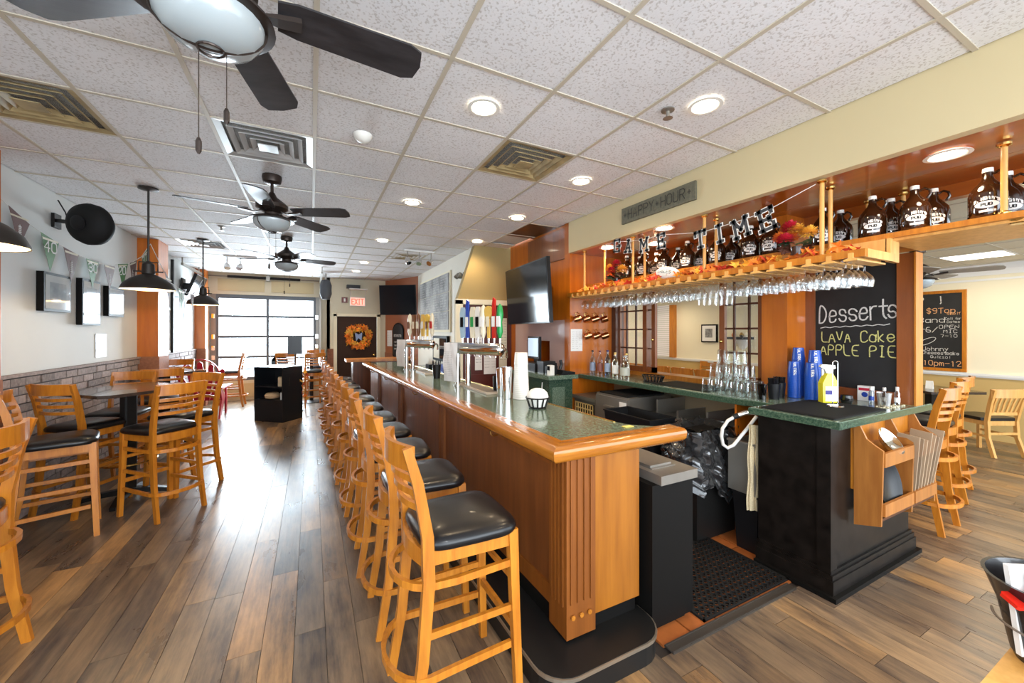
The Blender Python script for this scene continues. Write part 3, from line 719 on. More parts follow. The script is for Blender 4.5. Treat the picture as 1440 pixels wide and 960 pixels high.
high_table(0.0,10.3,0,.62,'small high table on a round black base before the roll-up door','round')
high_table(5.1,2.45,0,.75,'black high table behind the chalkboard post in the dining room','round')

# red moulded chair
rc = T('lounge_chair', 'red plastic garden chair with a fan-shaped back by the left wall', 'chair', (-1.82,9.42,0), D(0))
def fan_slat(i):
    a = (i-2)*.17; x0 = (i-2)*.075
    hh = 1.10-.05*abs(i-2)**1.6
    return G().prism([(x0-.033,.34),(x0+.033,.34),(x0+.033+math.sin(a)*.7*.5+.02,hh*.75),(x0+math.sin(a)*.55+.035,hh-.03),(x0+math.sin(a)*.55,hh),(x0+math.sin(a)*.55-.04,hh-.03),(x0-.033+math.sin(a)*.7*.5-.02,hh*.75)], -.012, .012, 'y').xf(Matrix.Translation((0,-.25,0)) @ Matrix.Translation((0,0,.34)) @ Matrix.Rotation(.22,4,'X') @ Matrix.Translation((0,0,-.34)))
for i in range(5): O('back_slat', fan_slat(i), REDP, rc, w=False)
O('back_rim', G().ribbon([(-.30*math.cos(a),-.42-.0*a,.80+.32*math.sin(a)) for a in [PI*i/12 for i in range(13)]], .02, .05, up=(0,1,0)), REDP, rc, w=False)
for i in range(5): O('seat_slat', G().box(-.26,.26,-.2+i*.1,-.11+i*.1,.33+i*.012,.35+i*.012), REDP, rc, w=False)
for s in (-1,1):
    O('arm', G().prism([(s*.26,-.36),(s*.36,-.36),(s*.40,.25),(s*.34,.32),(s*.25,.2)], .56, .585), REDP, rc, w=False)
    O('leg', G().prism([(.20,0),(.28,0),(.30,.56),(.20,.56)], s*.27, s*.30, 'x'), REDP, rc, w=False)
    O('leg', G().prism([(-.42,0),(-.34,0),(.10,.36),(-.30,.62),(-.38,.60),(-.22,.33)], s*.27, s*.30, 'x'), REDP, rc, w=False)

# black shelf stand in the aisle with paper rolls, leaf garland, sign lamp
ss = T('shelf_stand', 'black open-sided shelf stand standing in the aisle before the roll-up door', 'shelf', (-.46,8.12,0), D(48))
BLK2 = P('black_laminate', (.010,.012,.016), .3, spec=.4)
O('side_panel', G().box(0,.46,-.0,.02,0,.97), BLK2, ss, w=False)
O('side_panel', G().box(0,.46,.62,.64,0,.97), BLK2, ss, w=False)
O('back_panel', G().box(.44,.46,.02,.62,0,.97), BLK2, ss, w=False)
O('top', G().box(0,.46,0,.64,.97,.99), BLK2, ss, w=False)
for z in (.06,.38,.62): O('shelf', G().box(0,.44,.02,.62,z,z+.02), BLK2, ss, w=False)
O('kick_panel', G().box(0,.02,.02,.62,0,.38), BLK2, ss, w=False)
def onstand(p): return tuple(ss.matrix_basis @ Vector(p)) if False else (ss.location + RZ(D(48)).to_3x3() @ Vector(p))[:]
p = onstand((.15,.38,.40)); single('paper_bag', G().lathe_sc([(.001,0),(.12,.02),(.13,.06),(.1,.1),(.001,.11)], 14, p, (1,1.6,1)), P('kraft_paper', (.62,.46,.28), .8), 'folded brown paper bag on the lower shelf of the black stand', 'paper bag', smooth=True)
p = onstand((.15,.12,.64)); single('napkin_stack', G().box(p[0]-.09,p[0]+.09,p[1]-.08,p[1]+.08,.641,.80), P('tan_napkin', (.66,.52,.34), .8), 'stack of tan napkins on the upper shelf of the black stand', 'napkins')
p = onstand((.15,.10,.40)); single('napkin_stack', G().box(p[0]-.07,p[0]+.07,p[1]-.07,p[1]+.07,.401,.52), PAPER, 'stack of white napkins on the lower shelf of the black stand', 'napkins')

# fallen-look leaf helper
def leafg(c, s, a, tilt):
    pts = []
    for i in range(10):
        r = s*(1 if i % 2 == 0 else .5); t_ = 2*PI*i/10
        pts.append((r*math.cos(t_), r*math.sin(t_), .004*((i % 3)-1)))
    M_ = Matrix.Translation(c) @ Matrix.Rotation(a,4,'Z') @ Matrix.Rotation(tilt,4,'X')
    g = G().add([(0,0,s*.25)]+pts, [(0,i+1,(i+1)%10+1) for i in range(10)]).xf(M_); return g
gl = T('leaf_garland', 'orange paper leaves hanging down the right side of the black stand', 'garland', (-.16,8.3,0))
for i in range(12):
    O('leaf', leafg((-.12+random.uniform(-.05,.05),8.33+random.uniform(-.05,.05),.93-i*.055), .05, random.random()*6, random.uniform(.8,2)), ORL[i%3], gl)
sl = T('sign_stand', 'black square sign panel on a thin stem near the roll-up door', 'sign', (-.30,9.2,0))
O('sign_panel', G().box(-.43,-.17,9.19,9.21,1.17,1.55), BLK2, sl); O('pole', G().tube([(-.30,9.2,.02),(-.30,9.2,1.2)], .012, 8), BLACKM, sl); O('base', G().lathe([(.16,0),(.16,.012),(.03,.025)], 24, (-.30,9.2,0)), BLACKM, sl)

# ================================================================== CEILING FITTINGS
def make_fan(label, blade_mat, blade_top):
    t = T('ceiling_fan', label, 'ceiling fan')
    BRZ = P('oil_bronze', (.045,.032,.026), .35, .6)
    O('canopy', G().lathe([(.001,0),(.075,0),(.078,-.02),(.07,-.06),(.04,-.075),(.001,-.075)], 24), BRZ, t, True, w=False)
    O('down_rod', G().lathe([(.013,-.06),(.013,-.17)], 12), BRZ, t, True, w=False)
    O('motor_housing', G().lathe([(.02,-.15),(.04,-.19),(.10,-.235),(.125,-.26),(.125,-.29),(.09,-.315),(.06,-.33),(.06,-.36),(.001,-.36)], 28), BRZ, t, True, w=False)
    for k in range(5):
        a = 2*PI*k/5; M_ = RZ(a)
        bl = O('blade', G().prism([(.18,-.055),(.24,-.068),(.61,-.080),(.655,-.062),(.668,0),(.655,.062),(.61,.080),(.24,.068),(.18,.055)], -.004, .004).xf(M_ @ Matrix.Translation((0,0,-.318)) @ Matrix.Rotation(-.20,4,'X')), blade_mat, t, w=False)
        O('blade_arm', G().ribbon([(.08,0,-.315),(.13,0,-.34),(.18,0,-.335),(.25,0,-.324)], .035, .012, ws=[.8,.7,1.3,1.5]).xf(M_), BRZ, t, w=False)
    O('light_ring', G().lathe([(.06,-.36),(.12,-.365),(.172,-.385),(.175,-.395),(.14,-.40),(.10,-.39)], 32, close=False), BRZ, t, True, w=False)
    bw = O('light_bowl', G().lathe([(.145,-.395),(.14,-.43),(.115,-.465),(.07,-.49),(.001,-.497)], 28), FROST, t, True, w=False)
    O('bowl_rib', G().tube([(.148*math.cos(a),0,-.398-.102*math.sin(a)) for a in [PI*i/16 for i in range(17)]], .0045, 6).tube([(.035*math.cos(a),.035*math.sin(a),-.499) for a in [2*PI*i/16 for i in range(16)]], .004, 6, closed=True), BRZ, bw, w=False)
    for x_, l in ((.04,.17),(-.03,.28)):
        O('pull_chain', G().tube([(x_,0,-.49),(x_,0,-.50-l)], .0016, 5).lathe([(.004,-.50-l),(.008,-.51-l),(.008,-.54-l),(.003,-.55-l)], 8, (x_,0,0)), BRZ, t, w=False)
    return t
BLADE = grain('dark_fan_blade', (.018,.017,.018), (.035,.032,.034), (.3,1,1), 20, .34, .05, spec=.4)
fan = make_fan('dark five-blade ceiling fan with a light bowl, nearest, cut by the top edge', BLADE, None)
fan.location = (-.28,1.52,CH); fan.rotation_euler = (0,0,D(4)); fan['group'] = 'ceiling fans over the aisle'
dup(fan, (-.31,4.05,CH), D(48), 'dark five-blade ceiling fan with a light bowl, middle one over the aisle')
dup(fan, (-.32,6.55,CH), D(11), 'dark five-blade ceiling fan with a light bowl, farthest over the aisle')
f4 = make_fan('pale ceiling fan in the dining room, seen under the growler shelf', P('grey_fan_blade', (.35,.32,.27), .5), None)
f4.location = (6.55,2.0,OCH); f4.rotation_euler = (0,0,D(-10))

def make_vent(mat, label, group=None):
    t = T('ceiling_vent', label, 'ceiling vent')
    O('duct', G().box(-.29,.29,-.29,.29,.03,.035), BLACKM, t, w=False)
    for i, (r, z) in enumerate(((.295,0),(.225,-.004),(.165,-.006),(.105,-.008))):
        q = r-(.045 if i == 0 else .030)
        g = G()
        for k in range(4):
            a = PI/2*k; h_ = .012 if i == 0 else .022; v = [(-r,-r,z),(r,-r,z),(q,-q,z+h_),(-q,-q,z+h_),(-r,-r,z+.004),(r,-r,z+.004),(q,-q,z+h_+.004),(-q,-q,z+h_+.004)]
            g.add([tuple(RZ(a) @ Vector(p)) for p in v], [(0,1,2,3),(7,6,5,4),(0,4,5,1),(2,6,7,3)])
        O('louver_ring', g, mat, t, w=False)
    O('centre_plate', G().box(-.062,.062,-.062,.062,-.018,-.012), mat, t, w=False)
    return t
VM = P('dusty_vent_metal', (.36,.27,.13), .5, nz=.25, nsc=10); VW = P('grey_vent_metal', (.55,.55,.54), .35, .3)
v1 = make_vent(VM, 'dusty square ceiling vent over the bar, between two lit downlights'); v1.location = (1.545,2.815,CH)
v2 = dup(v1, (1.545,7.30,CH), 0, 'dark square ceiling vent near the far television')
v3 = make_vent(VW, 'grey square ceiling vent beside the nearest fan blades'); v3.location = (-.285,3.425,CH)
dup(v1, (-1.505,3.425,CH), 0, 'large dusty ceiling vent at the upper left edge')
dup(v3, (-1.505,7.70,CH), 0, 'grey square ceiling vent above the farther pendant lamp')

def downlight(x, y, z, label, group, watt, spot=True):
    t = T('downlight', label, 'downlight', (x,y,z-.004), 0, group)
    O('trim_ring', G().lathe([(.072,0),(.095,-.001),(.098,-.006),(.078,-.008),(.070,-.002)], 28, close=False), PLASTW, t, True, w=False)
    O('lens', G().lathe([(.001,-.003),(.071,-.003),(.071,-.001),(.001,-.001)], 24), BULB, t, w=False)
    l = lamp('SPOT', (x,y,z-.02), watt, WARM if group != 'downlights in the dining room' else (1,.82,.60), spot_size=D(150), spot_blend=.9, shadow_soft_size=.07)
    l.parent = t; l.location = (0,0,-.016)
    return t
nm = ['nearest','second','third','fourth','fifth','sixth']
for i, (x, y) in enumerate(((.94,2.22),(.95,4.19),(.95,6.14),(.93,8.25),(.90,9.49))):
    downlight(x, y, CH, '%s lit ceiling downlight in the row over the bar front' % nm[i], 'downlights over the bar front', DOWN_W)
for i, (x, y) in enumerate(((2.13,1.59),(2.19,2.9),(2.21,4.18),(2.24,5.54),(2.15,.2))):  # the last, behind the camera, is added to warm the right floor
    downlight(x, y, CH, '%s lit ceiling downlight in the row over the work aisle behind the bar' % nm[i], 'downlights behind the bar', DOWN_W)
for i, (x, y) in enumerate(((3.18,.85),(3.0,2.68),(3.45,3.2),(3.1,3.6))):
    downlight(x, y, SOFZ, ['lit downlight in the wood soffit above the right growlers','lit downlight in the wood soffit behind the letter T of the banner','lit downlight in the wood soffit deep over the growlers','lit downlight in the wood soffit above the small mum vase'][i], 'downlights in the wood soffit', SOFFIT_W)
for i, (x, y, wt) in enumerate(((5.2,3.2,45),(6.4,5.2,70),(7.4,.3,6),(4.7,.3,120),(5.2,6.4,60),(7.3,6.6,60))):  # unseen lamps added to wash the dining walls and warm the near floor
    downlight(x, y, OCH, '%s dining room ceiling downlight' % nm[i], 'downlights in the dining room', wt)
pn = T('light_panel', 'square lit panel in the dining room ceiling', 'ceiling light', (7.93,1.84,OCH))
O('frame', G().box(7.63,8.23,1.55,2.15,OCH-.004,OCH+.004), WHITE, pn); O('diffuser', G().box(7.66,8.20,1.58,2.12,OCH-.007,OCH-.004), BULBC, pn)
l = lamp('AREA', (7.93,1.84,OCH-.03), PANEL_W, (1,.86,.62), shape='SQUARE', size=.55); l.parent = pn; l.location = (0,0,-.03)

single('smoke_detector', G().lathe([(.001,-.055),(.02,-.055),(.045,-.04),(.06,-.02),(.065,0),(.001,0)], 24, (.32,2.92,CH)), PLASTW, 'white smoke detector on the ceiling between fan and downlight', 'smoke detector', smooth=True)
for q, (x, y) in enumerate(((1.97,1.73),(-1.05,6.3))):
    single('sprinkler_head', G().lathe([(.04,0),(.04,-.006),(.012,-.012),(.010,-.05),(.03,-.053),(.001,-.056)], 16, (x,y,CH)), STEEL, ['steel sprinkler head left of the nearest right-hand downlight','steel sprinkler head on the left ceiling before the vent'][q], 'sprinkler', smooth=True)
single('ceiling_speaker', G().lathe([(.001,-.02),(.07,-.02),(.085,-.01),(.09,0)], 24, (-.55,8.6,CH)), STEELD, 'small round ceiling speaker beyond the farthest fan', 'speaker', smooth=True)
def track(x, y, label, n=3):
    t = T('track_light', label, 'track light', (x,y,CH))
    O('track', G().box(-.25,.25,-.015,.015,-.03,0), WHITE, t, w=False)
    for i in range(n):
        q = -.2+.2*i
        hd_ = O('spot_head', G().lathe([(.03,0),(.045,.03),(.05,.10),(.045,.11)], 16).xf(Matrix.Translation((q,0,-.17)) @ Matrix.Rotation(.5*(i-1)+.3,4,'Y') @ Matrix.Rotation(PI-.5,4,'X') @ Matrix.Translation((0,0,-.03))), CHROME, t, True, w=False)
        O('stem', G().tube([(q,0,-.02),(q,0,-.13)], .008, 6), STEEL, hd_, w=False)
    return t
track(1.62,6.6,'chrome track light above the far television and menu')
track(-1.15,8.6,'chrome track light on the left before the roll-up door',2)

# pendant lamps
def make_pendant(label):
    t = T('pendant_lamp', label, 'pendant lamp')
    PB = P('pendant_bronze', (.030,.024,.020), .4, .4)
    O('canopy', G().lathe([(.001,0),(.075,0),(.078,-.015),(.02,-.03),(.001,-.03)], 24), PB, t, True, w=False)
    O('stem', G().tube([(0,0,-.02),(0,0,-.72)], .009, 8), PB, t, w=False)
    O('socket', G().lathe([(.015,-.70),(.045,-.73),(.05,-.82),(.03,-.84)], 20).tube([(-.11,0,-.80),(.11,0,-.80)], .007, 6).tube([(-.07,0,-.80),(-.07,0,-.71),(.07,0,-.71),(.07,0,-.80)], .006, 6), PB, t, True, w=False)
    O('shade', G().lathe([(.03,-.82),(.07,-.835),(.13,-.87),(.18,-.915),(.20,-.96),(.203,-.975)], 32, close=False), PB, t, True, w=False)
    O('shade_lining', G().lathe([(.03,-.826),(.07,-.842),(.128,-.877),(.177,-.921),(.198,-.972)], 32, close=False), SHADEIN, t, True, w=False)
    O('bulb', G().ball((0,0,-.90), .032), BULB, t, True, w=False)
    l = lamp('POINT', (0,0,-.94), 9, WARM, shadow_soft_size=.03); l.parent = t
    return t
pd = make_pendant('black dome pendant lamp over the nearer high table'); pd.location = (-1.39,4.93,CH); pd['group'] = 'pendant lamps on the left'
dup(pd, (-1.44,7.31,CH), 0, 'black dome pendant lamp over the farther high table')
dup(pd, (-1.42,2.74,CH), 0, 'black dome pendant lamp cut off by the left edge')

# ================================================================== KIOSK AND BACK COUNTERS
ki = T('service_kiosk', 'black-painted service kiosk with green marbled counter at the end of the back bar', 'kiosk', (3.3,1.5,0))
SCUF = P('scuffed_black_paint', (.008,.006,.005), .36, spec=.25, nz=.5, nsc=14)
O('body', G().box(2.83,3.94,1.255,1.69,.10,1.05), SCUF, ki)
O('corner_board', G().box(2.815,2.89,1.245,1.32,.10,1.05), SCUF, ki)
def mould(e, z0, z1, g): return g.box(2.83-e,3.95+e,1.255-e,1.69,z0,z1)
O('base_moulding', mould(.012,.13,.16,mould(.022,.10,.14,mould(.03,.015,.11,G()))), SCUF, ki)
O('shoe_moulding', mould(.055,0,.028,G()), BLACK, ki)
O('counter_top', G().prism([(2.76,1.18),(4.10,1.18),(4.10,1.19),(3.86,1.19),(3.86,1.905),(3.05,1.905),(3.05,1.71),(2.76,1.71)], 1.076, 1.09), GREEN, ki)
O('counter_edge', G().prism([(2.755,1.175),(4.105,1.175),(4.105,1.188),(3.86,1.188),(3.86,1.906),(3.04,1.906),(3.04,1.715),(2.755,1.715)], 1.045, 1.086), GREENE, ki)
O('front_board', G().box(3.08,3.90,1.235,1.254,.62,1.04), OAK, ki)
mat = T('bar_mat', 'ribbed black rubber mat lying on the kiosk counter', 'mat', (3.1,1.45,1.0905))
O('sheet', G().box(2.80,3.48,1.215,1.66,1.0905,1.098,.01), BLACKR, mat)
g = G()
for i in range(44): g.box(2.81,3.47,1.222+i*.00995,1.227+i*.00995,1.098,1.101)
q = O('ribs', g, BLACKR, mat); q['kind'] = 'stuff'
bc = T('back_counter', 'long green marbled counter below the pass-through windows', 'counter', (3.3,3.0,1.04))
O('counter_top', G().box(3.05,3.62,1.91,4.09,1.072,1.09), GREEN, bc)
O('counter_edge', G().box(3.04,3.62,1.908,4.095,1.04,1.082), GREENE, bc)
# chalkboard with Desserts lettering
db = T('dessert_chalkboard', 'black chalkboard reading Desserts, LAVA Cake, APPLE PIE behind the kiosk', 'chalkboard', (3.92,1.57,1.17))
O('board', G().box(3.905,3.925,1.30,1.84,1.17,2.2), CHALKB, db)
bu, bv = (0,-1,0), (0,0,1); XB = 3.903
write('Desserts', (XB,1.805,1.70), (0,-1,.06), bv, .145, CHALKW, db, .075, 'chalk_title', width=.50, jit=.03)
g = G(); g.ribbon([(XB-.002,1.80-.035*i,1.655+.008*(i%2)+.0016*i) for i in range(14)], .003, .006, up=(0,0,1)); O('chalk_underline', g, CHALKW, db)
write('LAVA Cake', (XB,1.79,1.535), (0,-1,.03), bv, .085, CHALKY, db, .09, 'chalk_item', width=.47, jit=.03)
write('APPLE PIE', (XB,1.80,1.43), (0,-1,.0), bv, .085, CHALKY, db, .09, 'chalk_item', width=.485, jit=.03)

# menu racks on the kiosk front
RKW = grain('rack_wood', (.30,.105,.020), (.42,.165,.034), (1,1,.1), 20, .35, .08)
rk = T('menu_rack', 'open wooden rack with curved sides fixed to the kiosk front', 'rack', (3.48,1.18,.42))
side = [(1.234,.40),(1.10,.44),(1.09,.90),(1.13,.925),(1.17,.955),(1.19,1.0),(1.205,1.035),(1.234,1.04)]
for x in (3.08,3.51,3.88): O('side_panel', G().prism([(a,b) for a,b in side], x-.008, x+.008, 'x'), RKW, rk)
for a, b in ((3.09,3.50),(3.52,3.87)):
    O('rail', G().box(a,b,1.085,1.102,.80,.885), RKW, rk); O('rail', G().box(a,b,1.085,1.102,.50,.575), RKW, rk)
    O('rack_floor', G().box(a,b,1.10,1.234,.47,.485), DARKW, rk); O('back_rail', G().box(a,b,1.222,1.234,.86,.90), RKW, rk)
for i in range(7):
    M_ = Matrix.Translation((3.56+i*.045,1.165,.49)) @ Matrix.Rotation(-.12+.05*i,4,'Y') @ Matrix.Rotation(.1,4,'X')
    single('menu', G().box(-.006,.006,-.06,.05,0,.46-.02*(i%3)).xf(M_), P('brown_menu_cover', (.30,.21,.13), .6, rnd=.3), '%s brown menu from the left in the right bay of the rack' % nth(i), 'menu', 'brown menus standing in the rack')
tr_ = single('round_tray', G().lathe([(.001,0),(.14,.0),(.155,.02),(.15,.02),(.135,.008),(.001,.008)], 32).xf(Matrix.Translation((3.28,1.15,.655)) @ Matrix.Rotation(1.35,4,'X')), BLACKP, 'round dark serving tray standing in the left bay of the rack', 'tray', smooth=True)
single('metal_bowl', G().lathe([(.001,0),(.05,.005),(.085,.04),(.09,.045),(.08,.04),(.045,.012),(.001,.008)], 24).xf(Matrix.Translation((3.30,1.165,.90)) @ Matrix.Rotation(.9,4,'X')), CHROME, 'shiny metal bowl lid tucked in the left bay of the rack', 'bowl', smooth=True)

# ------------------------------------------------ under-bar equipment
fr = T('bar_cooler', 'black bottle cooler with steel sliding top behind the bar end', 'cooler', (1.76,2.0,0))
O('cabinet', G().box(1.615,1.93,1.52,2.75,.04,.80), BLACK, fr); O('plinth', G().box(1.64,1.9,1.55,2.7,0,.04), BLACK, fr)
O('steel_top', G().box(1.66,1.945,1.50,2.77,.80,.85), STEEL, fr); O('well', G().box(1.70,1.88,1.60,2.65,.85,.853), STEELD, fr)
O('sliding_lid', G().box(1.705,1.87,1.62,2.1,.853,.865), STEEL, fr)
tub = T('black_tub', 'rectangular black plastic tub behind the bar beside the bagged bin', 'tub', (2.62,2.55,0))
def opentub(x0,x1,y0,y1,z0,z1,t_=.012,taper=.03):
    g = G(); a = [(x0+taper,y0+taper,z0),(x1-taper,y0+taper,z0),(x1-taper,y1-taper,z0),(x0+taper,y1-taper,z0)]
    b = [(x0,y0,z1),(x1,y0,z1),(x1,y1,z1),(x0,y1,z1)]; c = [(x0+t_,y0+t_,z1),(x1-t_,y0+t_,z1),(x1-t_,y1-t_,z1),(x0+t_,y1-t_,z1)]
    d = [(x0+taper+t_,y0+taper+t_,z0+t_),(x1-taper-t_,y0+taper+t_,z0+t_),(x1-taper-t_,y1-taper-t_,z0+t_),(x0+taper+t_,y1-taper-t_,z0+t_)]
    return g.add(a+b+c+d, [(3,2,1,0)]+[(i,(i+1)%4,4+(i+1)%4,4+i) for i in range(4)]+[(4+i,4+(i+1)%4,8+(i+1)%4,8+i) for i in range(4)]+[(8+i,8+(i+1)%4,12+(i+1)%4,12+i) for i in range(4)]+[(12,13,14,15)])
O('tub_body', opentub(2.50,2.80,2.38,2.95,.55,.88), BLACKP, tub)
O('rim', G().ribbon([(2.50,2.38,.88),(2.80,2.38,.88),(2.80,2.95,.88),(2.50,2.95,.88)], .022, .012, closed=True), BLACKP, tub)
O('stand', G().box(2.52,2.78,2.36,2.93,0,.55), BLACK, tub)
# bagged bin: crinkled plastic
BAG = P('black_plastic_bag', (.022,.022,.023), .16, coat=.9)
bb = T('bagged_bin', 'large bin draped with a crinkled black plastic bag behind the bar', 'bin', (2.87,2.12,0))
O('bin_body', G().box(2.64,3.10,2.04,2.30,0,.82), BLACKM, bb)
from mathutils import noise
g = G(); NX, NZ = 120, 44; per = []
loop = [(2.61,2.02),(3.10,2.02),(3.10,2.32),(2.61,2.32)]
for i in range(NX):
    u = i/NX*4; s_ = int(u); f = u-s_; a, b = loop[s_], loop[(s_+1)%4]; per.append((a[0]+(b[0]-a[0])*f, a[1]+(b[1]-a[1])*f, (b[1]-a[1], a[0]-b[0])))
vs = []
for j in range(NZ):
    for i in range(NX):
        x, y, (nx, ny) = per[i]; L_ = math.hypot(nx,ny); nx /= L_; ny /= L_
        hem = .38+.08*math.sin(i*.27)+.06*noise.noise((i*.3,3,0)); tt = j/(NZ-1); z = .86-(.86-hem)*tt
        q = noise.noise((x*7+z*5,y*7,z*4))*.045+noise.noise((x*18,y*18,z*12+x*9))*.022+.018*(1-abs(noise.noise((x*11+z*14,y*9,z*5-x*9)))*4)*.5+.006*(1-abs(noise.noise((x*40,y*30,z*22-x*20)))*3)
        fl = .02+tt*.03; vs.append((x+nx*(fl+q), y+ny*(fl+q), z+noise.noise((x*9,y*9,1))*.015*(1-tt)))
fs = [(j*NX+i, j*NX+(i+1)%NX, (j+1)*NX+(i+1)%NX, (j+1)*NX+i) for j in range(NZ-1) for i in range(NX)]
O('plastic_bag', g.add(vs, fs), BAG, bb, True)
g = G(); n_ = 22; vs = []
for j in range(n_+1):
    for i in range(n_+1):
        x = 2.595+.52*i/n_; y = 2.005+.33*j/n_; e = min(i,j,n_-i,n_-j)/n_
        vs.append((x, y, .865-.10*min(1,e*4)*(.6)+noise.noise((x*14,y*14,2))*.035+noise.noise((x*30,y*30,5))*.015))
O('bag_mouth', g.add(vs, [(j*(n_+1)+i, j*(n_+1)+i+1, (j+1)*(n_+1)+i+1, (j+1)*(n_+1)+i) for j in range(n_) for i in range(n_)]), BAG, bb, True)
# hand sink with hose tap, towel, waste bin below
sk = T('hand_sink', 'steel hand sink fixed beside the kiosk with a white hose tap', 'sink', (2.97,1.85,.45))
O('basin_front', G().box(2.85,2.865,1.72,1.93,.43,.80), STEELD, sk)
O('basin', G().box(2.865,3.22,1.92,1.93,.43,.80).box(3.21,3.22,1.72,1.93,.43,.80).box(2.865,3.22,1.72,1.93,.60,.61).box(2.865,3.22,1.72,1.73,.43,.90), STEEL, sk)
O('rim', G().box(2.84,2.875,1.72,1.935,.795,.81), STEEL, sk)
HOSE = P('white_hose', (.72,.70,.66), .3)
O('hose', G().tube([(2.93,1.76,1.0),(2.88,1.79,.92),(2.82,1.82,.84),(2.78,1.84,.785),(2.74,1.86,.765),(2.71,1.875,.79),(2.70,1.88,.85),(2.705,1.875,.91),(2.73,1.85,.97),(2.77,1.81,1.01)], .012, 10), HOSE, sk, True)
O('spray_head', G().tube([(2.775,1.80,1.015),(2.81,1.77,1.035),(2.86,1.735,1.04)], .017, 10), CHROME, sk, True)
O('hose_collar', G().tube([(2.755,1.825,.998),(2.78,1.80,1.015)], .019, 10), BLACKP, sk, True)
tw = G(); vs = []
for j in range(15):
    for i in range(8):
        tt = j/14; x = 2.845+.012*math.sin(i*1.9)+.008*math.sin(j*.9)+.07*(.35+.65*tt)*(i/7-.5); y = 1.735-.05*(i/7-.5)
        vs.append((x, y, .95-.62*tt))
single('towel', tw.add(vs, [(j*8+i, j*8+i+1, (j+1)*8+i+1, (j+1)*8+i) for j in range(14) for i in range(7)]), P('beige_towel', (.55,.45,.28), .95, nz=.15, nsc=120, bump=.6), 'long beige towel hanging at the back corner of the kiosk beside the sink', 'towel', smooth=True)
wbn = T('waste_bin', 'small black waste bin on the tiles under the sink', 'bin', (2.95,1.88,0))
O('bin_body', opentub(2.86,3.08,1.71,1.90,0,.42,.008,.02), BLACKP, wbn)
O('rim', G().ribbon([(2.86,1.71,.42),(3.08,1.71,.42),(3.08,1.90,.42),(2.86,1.90,.42)], .016, .016, closed=True), BLACKP, wbn)
O('bin_liner', G().ball((2.96,1.80,.40), .05, 8, 6, (1,.8,.5)), PLASTW, wbn, True)
# steel equipment below the back counter
dw = T('glass_washer', 'steel glass washer with dark front below the back counter', 'glass washer', (3.2,3.33,0))
O('cabinet', G().box(2.94,3.55,3.07,3.60,.06,.93), STEEL, dw); O('front_door', G().box(2.92,2.94,3.08,3.59,.15,.91), STEELD, dw)
O('top_mat', G().box(2.95,3.5,3.12,3.56,.93,.945), BLACKR, dw); O('label_plate', G().box(2.915,2.921,3.27,3.40,.55,.76), PAPER, dw); O('door_handle', G().box(2.88,2.92,3.28,3.42,.80,.815), STEEL, dw)
O('notice', G().box(2.915,2.921,3.10,3.20,.78,.88), PAPER, dw)
for a in (3.1,3.55): O('foot', G().lathe([(.02,0),(.02,.06)], 10, (2.99,a,0)), BLACKM, dw)
ib = T('glass_rack_cabinet', 'low steel cabinet with a yellow glass rack in its open front', 'cabinet', (3.2,3.85,0))
O('cabinet', G().box(2.97,3.5,3.64,4.07,.0,.80), STEELD, ib); O('steel_top', G().box(2.94,3.5,3.62,4.08,.80,.84), STEEL, ib)
rk2 = O('glass_rack', G().box(2.955,2.97,3.68,4.03,.50,.76), BLACK, ib)
YR = P('yellow_rack_plastic', (.68,.50,.20), .5)
g = G()
for i in range(8): g.box(2.945,2.956,3.68+i*.0475,3.69+i*.0475,.50,.76)
for i in range(5): g.box(2.945,2.956,3.68,4.03,.50+i*.062,.512+i*.062)
q = O('rack_grid', g, YR, rk2); q['kind'] = 'stuff'
sn = T('steel_sink', 'long three-well steel sink under the back counter', 'sink', (3.25,2.6,0))
O('deck', G().box(3.16,3.56,2.30,3.04,.76,.78), STEEL, sn); O('front_apron', G().box(3.14,3.16,2.30,3.04,.62,.79), STEEL, sn); O('end_panel', G().box(3.16,3.56,2.33,2.35,.45,.90), STEEL, sn)
O('divider', G().box(3.16,3.56,2.65,2.67,.70,.86), STEEL, sn); O('divider', G().box(3.16,3.56,2.9,2.92,.70,.93), STEEL, sn)
for a in (2.34,3.0): O('leg', G().tube([(3.19,a,0),(3.19,a,.62)], .018, 8), STEEL, sn)
# register cabinet
rg = T('register_cabinet', 'green marbled cabinet carrying the cash register', 'cabinet', (2.72,4.45,0))
O('body', G().box(2.56,2.90,4.02,5.0,0,1.05), GREENE, rg); O('counter_top', G().box(2.50,2.93,3.94,5.02,1.05,1.10), GREEN, rg)
O('notice', G().box(2.60,2.78,4.014,4.02,.5,.95), GREEN, rg)
O('cable', G().tube([(2.54,4.15,1.0),(2.52,4.13,.9),(2.55,4.12,.8),(2.53,4.14,.68),(2.545,4.12,.55)], .006, 6), HOSE, rg)
cr = T('cash_register', 'touch-screen cash register on the green cabinet', 'cash register', (2.75,4.6,1.10))
O('drawer', G().box(2.58,2.92,4.40,4.85,1.101,1.21), BLACKP, cr); O('printer', G().box(2.60,2.78,4.22,4.38,1.101,1.25), BLACKP, cr)
O('screen_housing', G().box(2.70,2.74,4.50,4.80,1.26,1.56).xf(Matrix.Identity(4)), BLACKP, cr)
O('screen', G().box(2.694,2.70,4.52,4.78,1.29,1.54), P('lit_register_screen', (.4,.5,.6), .3, emit=(.5,.65,.8), es=.6), cr)
O('neck', G().box(2.74,2.80,4.6,4.7,1.21,1.42), BLACKP, cr)
single('receipt_holder', G().box(2.60,2.72,4.08,4.19,1.101,1.20), BLACKP, 'black box beside the cash register', 'box')
ph = T('card_terminal', 'white card terminal leaning on the register cabinet', 'card terminal', (2.6,4.06,1.10))
O('body', G().box(2.56,2.62,4.0,4.07,1.101,1.22), PLASTW, ph); O('screen', G().box(2.555,2.56,4.01,4.06,1.16,1.21), SCREEN, ph)
